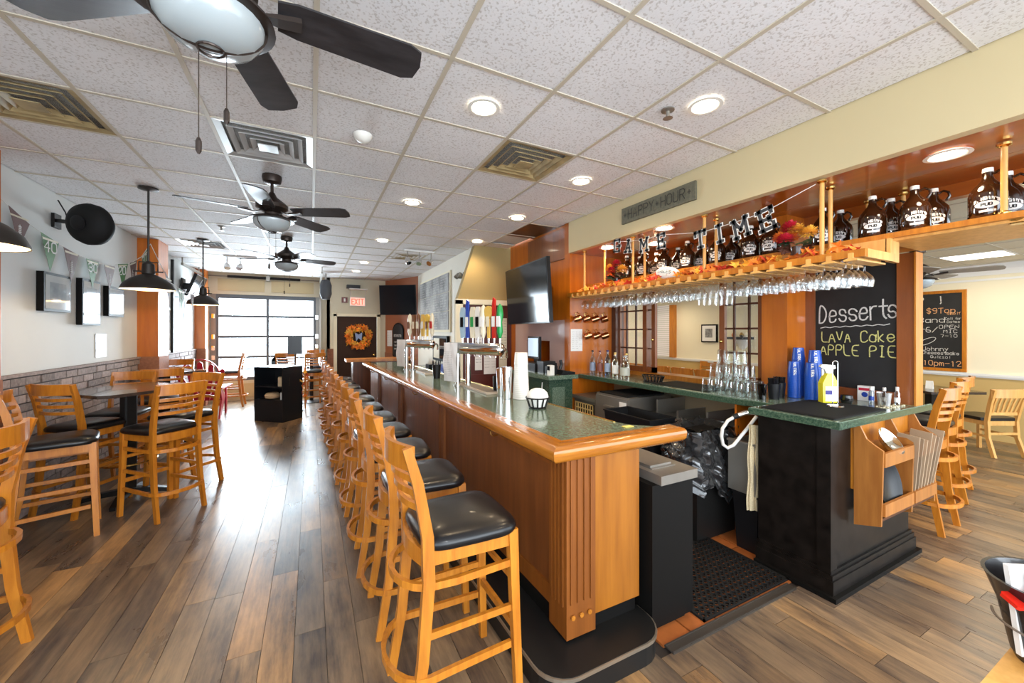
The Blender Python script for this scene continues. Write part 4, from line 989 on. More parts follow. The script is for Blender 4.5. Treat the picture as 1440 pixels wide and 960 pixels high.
tp = T('telephone', 'black desk telephone on the register cabinet', 'telephone', (2.8,4.0,1.10))
O('base', G().prism([(2.70,1.101),(2.90,1.101),(2.90,1.13),(2.72,1.16)], 3.96, 4.10, 'y'), BLACKP, tp); O('handset', G().tube([(2.70,4.0,1.17),(2.72,4.0,1.22),(2.71,4.0,1.28)], .02, 8), BLACKP, tp)
single('cup_of_pens', G().lathe([(.001,1.101),(.035,1.101),(.04,1.2),(.035,1.2),(.001,1.11)], 16, (2.66,4.14,0)), P('orange_cup', (.8,.25,.05), .4), 'orange cup beside the telephone', 'cup', smooth=True)
# floor mat with holes
fm = G(); cs = .042; NXm, NYm = 19, 20
for i in range(NXm):
    for j in range(NYm):
        x0, y0 = 1.96+i*cs+(0 if j%2 else 0), 1.47+j*cs; c = (x0+cs/2, y0+cs/2); sq = []; ci_ = []
        for k in range(8):
            a = 2*PI*k/8+PI/8; r = cs*.29; ci_.append((c[0]+r*math.cos(a), c[1]+r*math.sin(a), .016))
            m = cs/2/max(abs(math.cos(a)),abs(math.sin(a))); sq.append((c[0]+m*math.cos(a), c[1]+m*math.sin(a), .016))
        fm.add(sq+ci_+[(p[0],p[1],.004) for p in ci_], [(k,(k+1)%8,8+(k+1)%8,8+k) for k in range(8)]+[(8+k,8+(k+1)%8,16+(k+1)%8,16+k) for k in range(8)])
fm.box(1.95,1.96,1.46,2.32,.003,.016).box(2.758,2.77,1.46,2.32,.003,.016).box(1.95,2.77,1.46,1.47,.003,.016).box(1.95,2.77,2.31,2.32,.003,.016)
fmo = single('floor_mat', fm, BLACKR, 'black rubber floor mat with round holes on the tiles behind the bar', 'floor mat')

# ================================================================== GLASS RACK AND GROWLER SHELF
sh = T('growler_shelf', 'long oak shelf under the soffit carrying the growlers', 'shelf', (3.5,2.0,2.2))
O('board', G().box(3.20,3.86,-1.1,4.09,2.205,2.237), OAK, sh)
O('under_board', G().box(3.24,3.82,-1.1,1.15,2.190,2.205), OAKL, sh)
for y in (.35,): O('mounting_disc', G().lathe([(.001,-.02),(.03,-.02),(.05,0)], 16, (3.28,.62,2.205)), BRASS, sh, True)
O('riser_board', G().box(3.20,3.22,1.12,4.09,2.10,2.205), OAKL, sh); O('bracket', G().box(3.20,3.32,1.10,1.125,2.06,2.205), OAKL, sh)
wr_ = T('glass_rack', 'hanging oak wine glass rack over the back counter', 'glass rack', (3.05,2.6,2.05))
O('front_rail', G().box(2.87,2.895,1.10,4.09,2.065,2.11), OAK, wr_); O('deck', G().box(2.895,3.22,1.10,4.09,2.092,2.105), OAK, wr_)
O('end_rail', G().box(2.895,3.26,1.095,1.112,2.06,2.11), OAKL, wr_)
SLOT = .1125; Y0 = 1.165; NS = 26
slat_ = mesh_of('hanger_slat', G().prism([(Y0-.034,2.045),(Y0+.034,2.045),(Y0+.034,2.055),(Y0+.012,2.060),(Y0+.012,2.092),(Y0-.012,2.092),(Y0-.012,2.060),(Y0-.034,2.055)], 2.855, 3.22, 'x').xf(Matrix.Translation(-Vector((3.05,2.6,2.05)))), OAKL)
for i in range(NS):
    o = bpy.data.objects.new('hanger_slat', slat_); COL.objects.link(o); o.parent = wr_; o.location = (0, i*SLOT, 0)
POSTM = P('lacquered_pine_rod', (.66,.34,.09), .25, coat=.3)
for i, (x, y, zb) in enumerate(((2.965,1.36,2.105),(3.16,1.40,2.105),(2.965,2.22,2.105),(3.16,2.25,2.105),(2.965,3.05,2.105),(3.16,3.08,2.105),(2.965,3.86,2.105),(3.16,3.72,2.105),(3.24,.66,2.237),(3.75,1.42,2.237),(3.75,1.22,2.237))):
    pr_ = O('post', G().tube([(x,y,zb),(x,y,2.61)], .0135, 10), POSTM, wr_ if i < 8 else sh, True)
    O('collar', G().lathe([(.024,zb),(.026,zb+.01),(.015,zb+.02)], 14, (x,y,0)).lathe([(.015,2.59),(.028,2.60),(.028,2.612)], 14, (x,y,0)), BRASS, pr_, True)

# wine glasses hanging upside down
wine = tag(O('wine_glass', G().lathe([(.033,.0),(.030,-.003),(.005,-.008),(.0035,-.02),(.0035,-.075),(.010,-.085),(.034,-.10),(.047,-.13),(.048,-.15),(.038,-.185)], 14, close=False), GLASS, None, True), 'wine', 'wine glass', 'wine glasses hanging in the rack')
wmesh2 = mesh_of('goblet', G().lathe([(.035,.0),(.030,-.003),(.006,-.008),(.005,-.02),(.005,-.045),(.018,-.055),(.044,-.085),(.051,-.112),(.045,-.150)], 14, close=False), GLASS, True)
flute = mesh_of('flute', G().lathe([(.030,.0),(.028,-.003),(.005,-.008),(.004,-.02),(.004,-.05),(.016,-.065),(.028,-.12),(.030,-.17),(.027,-.21)], 12, close=False), GLASS, True)
first = True; deep = ['front','second','third','rear']
for i in range(25):
    for j in range(4):
        if i > 21 and j != 1: continue
        if random.random() < (.08 if i > 3 else 0): continue
        o = wine if first else wine.copy()
        if not first: COL.objects.link(o)
        first = False
        if i < 7 or i in (12,13,18): o.data = wmesh2
        elif i in (8,9): o.data = flute
        o.location = (2.94+.075*j+random.uniform(-.006,.006), Y0+SLOT*(i+.5)+random.uniform(-.004,.004), 2.060)
        o['label'] = 'upside-down stemmed glass, %s one deep in the %s rack slot from the right end' % (deep[j], nth(i))
# hanging copper mugs on the side wall
COPPER = P('copper', (.62,.26,.12), .2, 1)
mug = T('copper_mug', 'm', 'mug', (0,0,0), 0, 'copper mugs hanging on the orange side wall')
O('cup', G().lathe([(.001,-.05),(.036,-.05),(.042,-.03),(.040,.045),(.036,.045),(.036,-.04),(.001,-.042)], 18).xf(Matrix.Rotation(1.15,4,'Y') @ Matrix.Rotation(.5,4,'X')), COPPER, mug, True, w=False)
O('handle', G().tube([(-.02,.0,.035),(-.035,0,.065),(-.01,0,.085),(.02,0,.06)], .004, 6).tube([(-.03,.0,.07),(-.02,.05,.075)], .003, 6), BRASS, mug, True, w=False)
ms = [(2.98,1.79,'top'),(3.12,1.79,'top'),(3.26,1.79,'top'),(3.41,1.79,'top'),(3.14,1.575,'lower'),(3.28,1.575,'lower'),(3.42,1.575,'lower')]
for i, (x, z, rw) in enumerate(ms):
    lb = 'copper mug hanging on the orange side wall, %s from the left in the %s row' % (nth(i if i < 4 else i-4), rw)
    if i == 0: mug.location = (x,4.02,z); mug['label'] = lb
    else: dup(mug, (x,4.02,z), random.uniform(-.3,.3), lb)
nt_ = T('posted_note', 'white typed note pinned on the orange side wall under the mugs', 'note', (2.99,4.095,1.4))
O('sheet', G().box(2.93,3.11,4.094,4.098,1.38,1.66), PAPER, nt_)
for i in range(9): write('mmn nmm nmnm'[:12-(i%3)*2], (2.945,4.093,1.62-i*.026), (1,0,0), (0,0,1), .008, BLACK, nt_, .12, 'print_line', width=.15-.02*(i%3))

# growlers
grow = T('growler', 'g', 'jug', (0,0,0), 0, 'brown glass growlers on the shelf')
O('jug_body', G().lathe([(.001,0),(.068,0),(.074,.008),(.074,.135),(.066,.165),(.045,.195),(.026,.22),(.020,.24),(.020,.262),(.001,.262)], 28), AMBER, grow, True, w=False)
O('cap', G().lathe([(.001,.285),(.021,.285),(.022,.262),(.001,.262)], 18), PLASTW, grow, True, w=False)
O('jug_handle', G().tube([(.0,-.022,.25),(.0,-.045,.26),(.0,-.066,.245),(.0,-.070,.22),(.0,-.055,.195)], .007, 8), AMBER, grow, True, w=False)
# label printed round the -x side: oval with PUB, curved name above
def curved(g, r):  # wrap (u,z) flat geometry at the front (-x,-y side) round the jug
    out = G()
    for (u_, d_, z_) in g.v:
        a = PI+.35+u_/r; out.v.append((r*math.cos(a), r*math.sin(a), z_))
    out.f = g.f; return out
oval = G()
nn = 24; pts = [(.046*math.cos(2*PI*k/nn), 0, .075+.019*math.sin(2*PI*k/nn)) for k in range(nn)]
inner = [(p[0]*.5, 0, .075+(p[2]-.075)*.5) for p in pts]
oval.add(pts+inner+[(0,0,.075)], [(k,(k+1)%nn,nn+(k+1)%nn,nn+k) for k in range(nn)]+[(nn+k,nn+(k+1)%nn,2*nn) for k in range(nn)])
oval.add([(-.028,0,.034),(-.01,0,.034),(.01,0,.034),(.034,0,.034),(-.028,0,.046),(-.01,0,.046),(.01,0,.046),(.034,0,.046)], [(0,1,5,4),(1,2,6,5),(2,3,7,6)])
lbm = O('printed_oval', curved(oval, .0748), PAPER, grow, w=False)
def wtxt(s, h, zc, W, wd, arch, mat, r, name):
    st, w0 = strokes(s, h); k = W/w0; g = G()
    for pl in st:
        strip(g, [(a*k-W/2, zc+b+arch*math.cos((a*k-W/2)/W*PI)) for a, b in pl], wd, lambda a, b: (a, 0, b))
    O(name, curved(g, r), mat, grow, w=False)
wtxt('PUB', .014, .068, .040, .0038, 0, BLACK, .0755, 'printed_word')
wtxt("R. HENNY'S", .014, .086, .094, .0042, .016, PAPER, .0752, 'printed_name')
gy = [(3.52,0),(3.27,0),(2.97,0),(2.68,0),(2.36,0),(2.05,0),(1.88,0),(1.52,0),(1.235,0),(1.03,0),(.735,0)]
for i, (y, _) in enumerate(gy):
    for j in range(2):
        if (i, j) in ((6,1),): continue
        lb = 'brown glass growler on the shelf, %s from the right end, %s row' % (nth(10-i), ['front','back'][j])
        x, yy = 3.325+.17*j, y-.035*j
        if i == 0 and j == 0: grow.location = (x,yy,2.238); grow['label'] = lb
        else: dup(grow, (x,yy,2.238), random.uniform(-.2,.2), lb)

# banner GAME TIME: block letters with a white border, strung before the posts
DKL = P('charcoal_card', (.035,.038,.045), .6)
bn = T('letter_banner', 'string of charcoal card letters spelling GAME TIME across the growler shelf', 'banner', (2.92,2.5,2.4))
SER = {'G':[(0,8,4,8),(0,2,4,2),(0,2,0,8),(4,8,4,6.6),(4,2,4,4.6),(2.2,4.6,4.6,4.6)], 'A':[(2,8,.4,2),(2,8,3.6,2),(1,4,3,4),(-.4,2,1.2,2),(2.8,2,4.4,2),(1.2,8,2.8,8)],
       'M':[(.2,2,.2,8),(.2,8,2.2,4.4),(4.2,8,2.2,4.4),(4.2,8,4.2,2),(-.5,2,.9,2),(3.5,2,4.9,2),(-.5,8,.4,8),(4.0,8,4.9,8)], 'E':[(.4,2,.4,8),(-.3,8,3.8,8),(-.3,2,3.8,2),(.4,5,2.8,5),(3.8,8,3.8,6.8),(3.8,2,3.8,3.4),(2.8,4.4,2.8,5.6)],
       'T':[(2,2,2,8),(0,8,4,8),(0,8,0,6.6),(4,8,4,6.6),(1.1,2,2.9,2)], 'I':[(2,2,2,8),(1,8,3,8),(1,2,3,2)]}
def block(ch, cy, cz, h, tilt):
    k = h/6.9; lt = None
    for wd, x, mat, nm_ in ((1.62,0,PAPER,'letter_border'),(1.0,-.003,DKL,'letter')):
        g = G()
        for (a, b, c, d) in SER[ch]:
            L_ = math.hypot(c-a, d-b); ex, ey = (c-a)/L_*wd/2*.95, (d-b)/L_*wd/2*.95; px, py = -ey, ex
            poly = [(a-ex+px,b-ey+py),(a-ex-px,b-ey-py),(c+ex-px,d+ey-py),(c+ex+px,d+ey+py)]
            pp = [(-(q[0]-2)*k, (q[1]-5)*k) for q in poly]
            g.prism(pp[::-1], x-.0012, x+.0012, 'x')
        g.xf(Matrix.Translation((2.92,cy,cz)) @ Matrix.Rotation(-tilt,4,'X'))
        o = O(nm_, g, mat, bn if lt is None else lt); lt = lt or o
for ch, y, z, h, tl in (('G',3.24,2.535,.135,-.05),('A',3.07,2.50,.135,-.12),('M',2.86,2.47,.135,0),('E',2.64,2.465,.14,.05),('T',2.225,2.39,.15,.08),('I',2.05,2.40,.15,.12),('M',1.88,2.405,.155,.2),('E',1.685,2.42,.165,.22)):
    block(ch, y, z+.012, h, tl)
O('string', G().tube([(2.922,3.42,2.60),(2.922,3.22,2.59),(2.922,3.08,2.56),(2.922,2.86,2.535),(2.922,2.62,2.53),(2.922,2.4,2.49),(2.922,2.205,2.46),(2.922,1.86,2.475),(2.922,1.70,2.49),(2.93,1.38,2.585)], .0025, 5).tube([(2.922,3.42,2.60),(2.922,3.42,2.44)], .003, 5), PAPER, bn)
# HAPPY HOUR sign on the fascia
hs_ = T('happy_hour_sign', 'narrow grey-green wooden sign reading HAPPY HOUR on the beige fascia', 'sign', (2.885,2.68,2.72))
O('board', G().box(2.875,2.898,2.24,3.12,2.74,2.90), P('weathered_sage_board', (.125,.115,.075), .7, nz=.2, nsc=40), hs_)
write('*HAPPY+HOUR*', (2.873,3.09,2.775), (0,-1,0), (0,0,1), .09, P('dark_sign_paint', (.03,.026,.018), .6), hs_, .10, 'sign_lettering', width=.82)

# leaves, mums, football
gl2 = T('leaf_garland', 'garland of orange and yellow autumn leaves along the glass rack', 'garland', (3.03,2.6,2.11))
lm = [mesh_of('autumn_leaf', leafg((0,0,0), .052, 0, 0), m_) for m_ in ORL]
for i in range(240):
    o = bpy.data.objects.new('leaf', random.choice(lm)); COL.objects.link(o); o.parent = gl2
    y = random.uniform(1.22, 3.98); o.location = (random.uniform(2.93,3.16)-3.03, y-2.6, random.uniform(.008,.05)); o.rotation_euler = (random.uniform(-1.1,1.1), random.uniform(-1.1,1.1), random.uniform(0,6))
def mum(c, r, mat, parent):
    g = G()
    for ring, (n, el) in enumerate(((12,-.5),(15,-.15),(15,.2),(13,.55),(10,.9),(6,1.25),(3,1.5))):
        for k in range(n):
            a = 2*PI*k/n+ring*.4; d = Vector((math.cos(a)*math.cos(el), math.sin(a)*math.cos(el), math.sin(el)*.8)); s_ = Vector((-math.sin(a), math.cos(a), 0)); up_ = Vector((0,0,r*.06))
            C_ = Vector(c); b0 = C_+d*r*.3; q = random.uniform(.88,1.08); g.add([b0-s_*r*.05, C_+d*r*.75*q-s_*r*.14+up_, C_+d*r*q+up_*.5, C_+d*r*.75*q+s_*r*.14+up_, b0+s_*r*.05], [(0,1,2,3,4)])
    O('flower', g, mat, parent)
MUM = [P('crimson_mum', (.50,.01,.03), .6), P('golden_mum', (.85,.45,.05), .6), P('orange_mum', (.82,.20,.02), .6)]
def vase(x, y, k, label, fl):
    t = T('flower_vase', label, 'vase of flowers', (x,y,2.106))
    O('vase', G().lathe([(.001,0),(.035,0),(.045,.03),(.035,.08),(.045,.12),(.035,.12),(.001,.1)], 18).xf(Matrix.Translation((x,y,2.107)) @ Matrix.Scale(k,4)), P('dark_glass_vase', (.05,.02,.01), .1), t, True)
    for dx, dy, dz, r, m_ in fl: mum((x+dx*k,y+dy*k,2.107+dz*k), r*k, MUM[m_], t)
    for i in range(10):
        a = random.random()*6; O('foliage', leafg((x+.07*k*math.cos(a),y+.07*k*math.sin(a),2.107+random.uniform(.10,.16)*k), .05*k, a, random.uniform(-1,1)), LEAFG if i % 2 else P('brown_foliage', (.10,.03,.015), .6), t)
vase(3.08,1.57,1.0,'vase of red, yellow and orange mums right of the letter banner',[(-.02,.03,.26,.07,0),(.0,-.0,.24,.065,1),(-.02,.10,.20,.06,2),(-.06,.04,.17,.07,0),(-.02,-.09,.20,.065,1),(.03,.05,.20,.06,2)])
vase(3.06,3.40,1.1,'vase of pink and yellow mums at the left end of the growler shelf',[(-.02,-.02,.25,.06,0),(-.02,.08,.22,.06,1),(-.04,.03,.19,.055,0),(-.02,-.10,.18,.07,1),(0,.10,.13,.05,2)])
fb = T('football', 'white football reading EAGLES lying among the leaves', 'football', (2.96,2.60,2.15))
g = G(); n_ = 18; prof = [(max(.0005, .062*math.sqrt(max(0,1-(abs(t_)/1.0)**1.7))), t_*.135) for t_ in [-1+2*i/16 for i in range(17)]]
g.lathe(prof, n_, (0,0,0), 'y', close=False); g.xf(Matrix.Translation((2.96,2.60,2.17)) @ Matrix.Rotation(.2,4,'X'))
O('ball', g, PAPER, fb, True)
st, W0 = strokes('EAGLES', .032); k = .15/W0; g = G(); nvz = .05
for pl in st:
    for (a, b), (c, d) in zip(pl, pl[1:]):
        def mp(u_, v_):
            yy = -(u_*k-.075); r_ = .062*math.sqrt(max(0,1-(abs(yy)/.135)**1.7))+.0012; an = (v_+.0)/.06; return (-r_*math.cos(an), yy, r_*math.sin(an))
        L_ = math.hypot((c-a)*k, d-b) or 1e-6; px, py = -(d-b)/L_*.0022/k, (c-a)*k/L_*.0022
        g.add([mp(a+px,b+py), mp(a-px,b-py), mp(c-px,d-py), mp(c+px,d+py)], [(0,1,2,3)])
g.xf(Matrix.Translation((2.96,2.60,2.17)) @ Matrix.Rotation(.2,4,'X')); O('printed_name', g, P('dark_green_print', (.01,.05,.04), .6), fb)

# ================================================================== ON THE BAR
def tap_tower(x, y, label, handles, sheet=False):
    t = T('beer_tap_tower', label, 'beer tap', (x,y,1.0725), D(24))
    for dy in (-.075,.075):
        O('leg', G().lathe([(.045,0),(.045,.008),(.028,.014),(.026,.35)], 18, (0,dy,0)), CHROME, t, True, w=False)
    O('pipe', G().lathe([(.001,-.54),(.03,-.535),(.055,-.515),(.058,-.50),(.058,.20),(.055,.215),(.03,.235),(.001,.24)], 24, (0,0,.385), 'y'), CHROME, t, True, w=False)
    for i, (kind, m_, m2) in enumerate(handles[::-1]):
        yy = .02-.50*i/(len(handles)-1)
        h = O('tap_handle', G().lathe([(.009,0),(.012,.05)], 10, (.02,yy,.44)), CHROME, t, True, w=False)
        if kind == 'paddle': g = G().prism([(yy-.022,.49),(yy+.022,.49),(yy+.034,.60),(yy+.034,.74),(yy+.02,.80),(yy-.02,.80),(yy-.034,.74),(yy-.034,.60)], .008, .032, 'x')
        elif kind == 'blade': g = G().prism([(yy-.018,.49),(yy+.018,.49),(yy+.020,.82),(yy+.008,.88),(yy-.014,.86)], .008, .030, 'x')
        elif kind == 'disc': g = G().prism([(yy-.012,.49),(yy+.012,.49),(yy+.012,.68),(yy-.012,.68)], .01, .03, 'x').prism([(yy+.048*math.cos(a),.74+.062*math.sin(a)) for a in [2*PI*k/18 for k in range(18)]], .004, .034, 'x')
        else: g = G().lathe([(.012,0),(.030,.06),(.022,.15),(.034,.22),(.024,.30),(.001,.33)], 14, (.02,yy,.49))
        O('handle_body', g, m_, h, True, w=False)
        O('handle_badge', G().prism([(yy-.020,.60),(yy+.020,.60),(yy+.020,.70),(yy-.020,.70)], .001 if kind != 'turned' else -.012, .004, 'x'), m2, h, w=False)
        O('faucet', G().tube([(.05,yy,.385),(.10,yy,.385),(.12,yy,.36),(.122,yy,.30)], .012, 8), CHROME, t, True, w=False)
    if sheet:
        g = G(); n_ = 10; vs = []
        for j in range(n_+1):
            for i in range(7): vs.append((-.066-.022*math.sin(j/n_*2.2)+.006*math.sin(i*2+j), .11+.20*(i/6-.5)-.02*j/n_, .44-.39*j/n_))
        s_ = O('price_sheet', g.add(vs, [(j*7+i, j*7+i+1, (j+1)*7+i+1, (j+1)*7+i) for j in range(n_) for i in range(6)]), P('plastic_sleeved_paper', (.72,.72,.72), .15), t, True, w=False)
        for k in range(14): write('nmn mnm nm', (-.098+.0*k,.175-.001*k,.345-.018*k), (0,-1,0), (0,0,1), .008, P('grey_print', (.15,.15,.16), .7), s_, .12, 'print_line', width=.12, world=False)
    return t
BLUE = P('blue_handle', (.02,.06,.35), .3); REDH = P('red_handle', (.50,.015,.01), .3); GRNH = P('green_handle', (.01,.26,.06), .3); YEL = P('gold_handle', (.70,.45,.10), .3); IVO = P('ivory_handle', (.72,.66,.50), .3); BRN = P('brown_handle', (.16,.06,.02), .3)
tap_tower(1.37,3.78,'chrome tap tower with colourful handles on the bar, nearer one',[('turned',GRNH,PAPER),('blade',REDH,PAPER),('disc',YEL,IVO),('turned',IVO,PAPER),('paddle',PLASTW,BLACK),('paddle',IVO,GRNH),('blade',BLUE,PAPER),('paddle',P('pale_blue_handle',(.35,.48,.58),.3),BLACK)],True)
tap_tower(1.275,5.78,'chrome tap tower on the bar, farther one beyond the papers',[('turned',IVO,REDH),('disc',P('yellow_handle',(.75,.5,.08),.3),BRN),('paddle',YEL,PAPER),('turned',BRN,IVO),('paddle',BRN,IVO),('turned',IVO,BRN)],True)
BT = 1.0735
def lathed(name, prof, mat, x, y, z, label, cat, group=None, n=20, smooth=True):
    return single(name, G().lathe(prof, n, (x,y,z)), mat, label, cat, group, smooth)
# stack of white cups
cs_ = T('cup_stack', 'tall stack of white foam cups on the bar', 'cups', (1.545,2.86,BT))
for i in range(19): O('cup', G().lathe([(.070-.0008*i,0),(.071-.0008*i,.004),(.066-.0008*i,.016),(.060-.0008*i,.016)], 22, (1.545,2.86,BT+i*.0155)) if i < 18 else G().lathe([(.058,0),(.052,.10),(.001,.10)], 22, (1.545,2.86,BT+i*.0155)), PLASTW, cs_, True)
lathed('steel_tumbler',[(.001,0),(.035,0),(.045,.26),(.041,.26),(.032,.005),(.001,.005)],CHROME,1.435,2.90,BT,'tall steel shaker tin left of the foam cups on the bar','shaker')
lathed('steel_tumbler',[(.001,0),(.035,0),(.045,.24),(.041,.24),(.032,.005),(.001,.005)],CHROME,1.445,3.03,BT,'steel shaker tin behind the front one on the bar','shaker')
lathed('black_cup',[(.001,0),(.035,0),(.043,.15),(.039,.15),(.032,.005),(.001,.005)],BLACKP,1.50,3.23,BT,'black plastic cup beside the steel shaker tins','cup')
bk = T('filter_basket', 'small black wire basket holding a white paper dome on the bar', 'basket', (1.48,2.45,BT))
O('rim', G().tube([(1.48-.02+.085*math.cos(a),2.45+.085*math.sin(a),BT+.075) for a in [2*PI*k/28 for k in range(28)]], .005, 6, closed=True).tube([(1.46+.06*math.cos(a),2.45+.06*math.sin(a),BT+.004) for a in [2*PI*k/24 for k in range(24)]], .004, 6, closed=True), BLACKM, bk, True)
for k in range(12):
    a = 2*PI*k/12; O('basket_rib', G().bar((1.46+.06*math.cos(a),2.45+.06*math.sin(a),BT+.004),(1.46+.085*math.cos(a),2.45+.085*math.sin(a),BT+.075),.011,.004), BLACKM, bk)
O('paper_dome', G().lathe([(.055,.012),(.078,.075),(.078,.085),(.07,.11),(.05,.13),(.025,.14),(.001,.143)], 24, (1.46,2.45,BT)), P('white_filter_paper', (.82,.80,.74), .8), bk, True)
st_ = T('straw_holder', 'black caddy of straws on the bar between the tap towers', 'straw holder', (1.32,4.55,BT))
O('cup', G().lathe([(.001,0),(.04,0),(.052,.16),(.048,.16),(.036,.01),(.001,.01)], 18, (1.32,4.55,BT)), BLACKP, st_, True)
for k in range(9):
    a = 2*PI*k/9; O('straw', G().tube([(1.32+.02*math.cos(a),4.55+.02*math.sin(a),BT+.02),(1.32+.05*math.cos(a),4.55+.05*math.sin(a),BT+.20+.01*(k%3))], .004, 5), BLACKP, st_)
for i, (x0, y0, x1, y1, lb) in enumerate(((1.36,3.15,1.50,3.95,'long tan drip tray along the work edge of the bar'),(1.30,5.0,1.44,5.5,'tan drip tray near the farther tap tower'))):
    dt = T('drip_tray', lb, 'drip tray', ((x0+x1)/2,(y0+y1)/2,BT)); O('tray', G().box(x0,x1,y0,y1,BT,BT+.018), P('tan_tray_plastic',(.50,.40,.30),.5), dt); O('grate', G().box(x0+.015,x1-.015,y0+.015,y1-.015,BT+.018,BT+.021), STEEL, dt)
lathed('white_saucer',[(.001,0),(.03,0),(.055,.012),(.05,.012),(.03,.005),(.001,.005)],PLASTW,1.50,3.18+.0,BT+.0,'small white dish beside the drip tray','dish')
single('coaster', G().box(1.60,1.66,1.70,1.735,BT,BT+.004), P('yellow_card',(.75,.6,.15),.6), 'small yellow card near the bar corner', 'card')

# ================================================================== ON THE BACK COUNTER
CT = 1.0915
def bottle(x, y, h, r, label, liq, capm, lab=None):
    t = T('liquor_bottle', label, 'bottle', (x,y,CT), 0, 'liquor bottles at the far end of the back counter')
    O('bottle_glass', G().lathe([(.001,0),(r,0),(r,.60*h),(r*.8,.68*h),(r*.36,.78*h),(r*.34,.93*h),(.001,.93*h)], 20), clear('bottle_glass', liq, .5, .04), t, True, w=False)
    O('bottle_cap', G().lathe([(.001,.93*h),(r*.40,.93*h),(r*.40,h),(.001,h)], 14), capm, t, w=False)
    if lab: O('bottle_label', G().lathe([(r+.001,.14*h),(r+.001,.48*h)], 20, close=False), lab, t, True, w=False)
for a in ((3.20,4.00,.30,.036,'clear bottle with dark cap and blue base, leftmost in the liquor group',(.75,.8,.85),BLACKP,P('blue_grey_label',(.25,.30,.42),.4)),
          (3.22,3.88,.30,.036,'clear bottle with a red-brown label, second in the liquor group',(.9,.85,.8),P('maroon_cap',(.15,.01,.02),.4),P('maroon_label',(.25,.08,.06),.5)),
          (3.24,3.76,.31,.038,'blue-tinted bottle with a navy cap, third in the liquor group',(.55,.7,.9),P('navy_cap',(.01,.01,.12),.4),P('pale_blue_label',(.35,.45,.62),.4)),
          (3.27,3.66,.27,.036,'yellow-labelled bottle in the middle of the liquor group',(.9,.85,.5),YEL,P('yellow_label',(.75,.5,.08),.5)),
          (3.20,3.58,.29,.037,'white-labelled clear bottle near the right of the liquor group',(.95,.95,.92),YEL,PAPER),
          (3.30,3.50,.28,.038,'amber-capped clear bottle behind the squat one',(.92,.9,.8),YEL,None),
          (3.20,3.42,.26,.056,'broad squat clear bottle, rightmost in the liquor group',(.9,.9,.82),STEEL,P('clear_grey_label',(.45,.45,.38),.4))): bottle(*a)
bs = T('napkin_basket', 'black oval plastic basket on the back counter', 'basket', (3.25,3.05,CT))
O('floor_plate', G().lathe([(.001,0),(.10,0),(.10,.005),(.001,.005)], 24), BLACKP, bs, w=False)
O('rim', G().tube([(.075*math.cos(a),.135*math.sin(a),.065) for a in [2*PI*k/32 for k in range(32)]], .006, 6, closed=True), BLACKP, bs, True, w=False)
for k in range(18):
    a = 2*PI*k/18; O('basket_rib', G().bar((.06*math.cos(a),.10*math.sin(a),.003),(.075*math.cos(a),.135*math.sin(a),.065),.014,.004), BLACKP, bs, w=False)
single('paper_slip', G().box(3.14,3.24,2.50,2.72,CT,CT+.003), PAPER, 'white paper slip lying on the back counter', 'paper')
single('counter_mat', G().box(3.12,3.5,2.30,2.95,CT,CT+.005), BLACKR, 'black rubber mat on the back counter below the window', 'mat')
# pyramid of pint glasses, upside down
PINT = clear('pint_glass', (.90,.94,.92), .35, .06)
pint = tag(O('pint_glass', G().lathe([(.042,0),(.043,.003),(.039,.06),(.0355,.118),(.033,.125),(.001,.125)], 18, close=False), PINT, None, True), 'p', 'pint glass', 'pint glasses stacked upside down')
pos = [(i, j, 0) for i in range(3) for j in range(5)]+[(i+.5, j+.5, 1) for i in range(2) for j in range(4)]+[(1, j+.5+.5, 2) for j in range(3)]
for q, (i, j, l_) in enumerate(pos):
    o = pint if q == 0 else pint.copy()
    if q: COL.objects.link(o)
    o.location = (3.13+.088*i, 1.93+.088*j+.04, CT+.1255*l_)
    lay = ['bottom','middle','top'][l_]; 
    o['label'] = '%s layer upside-down glass, %s from the kiosk end, %s file from the bar' % (lay, nth(int(j)), nth(int(i)))
RS = P('red_print', (.55,.02,.05), .5)
for i, (x, y, r_, lb) in enumerate(((3.16,1.86,.036,'translucent dark cup at the end of the pint glasses'),(3.27,1.83,.045,'black straw caddy nearest the kiosk end of the back counter'),(3.40,1.86,.045,'black straw caddy against the orange column'))):
    t = T('straw_caddy', lb, 'straw holder', (x,y,CT))
    O('cup', G().lathe([(.001,0),(r_*.8,0),(r_,.12),(r_*.93,.12),(r_*.75,.008),(.001,.008)], 18), BLACKP if i else clear('smoky_cup',(.25,.22,.2),.3), t, True, w=False)
    if i:
        g = G()
        for k in range(40):
            a = random.random()*6.28; rr = random.random()**.5*r_*.8; g.tube([(rr*.8*math.cos(a),rr*.8*math.sin(a),.01),(rr*1.15*math.cos(a),rr*1.15*math.sin(a),.165)], .0028, 4)
        o = O('straws', g, BLACKP, t, w=False); o['kind'] = 'stuff'
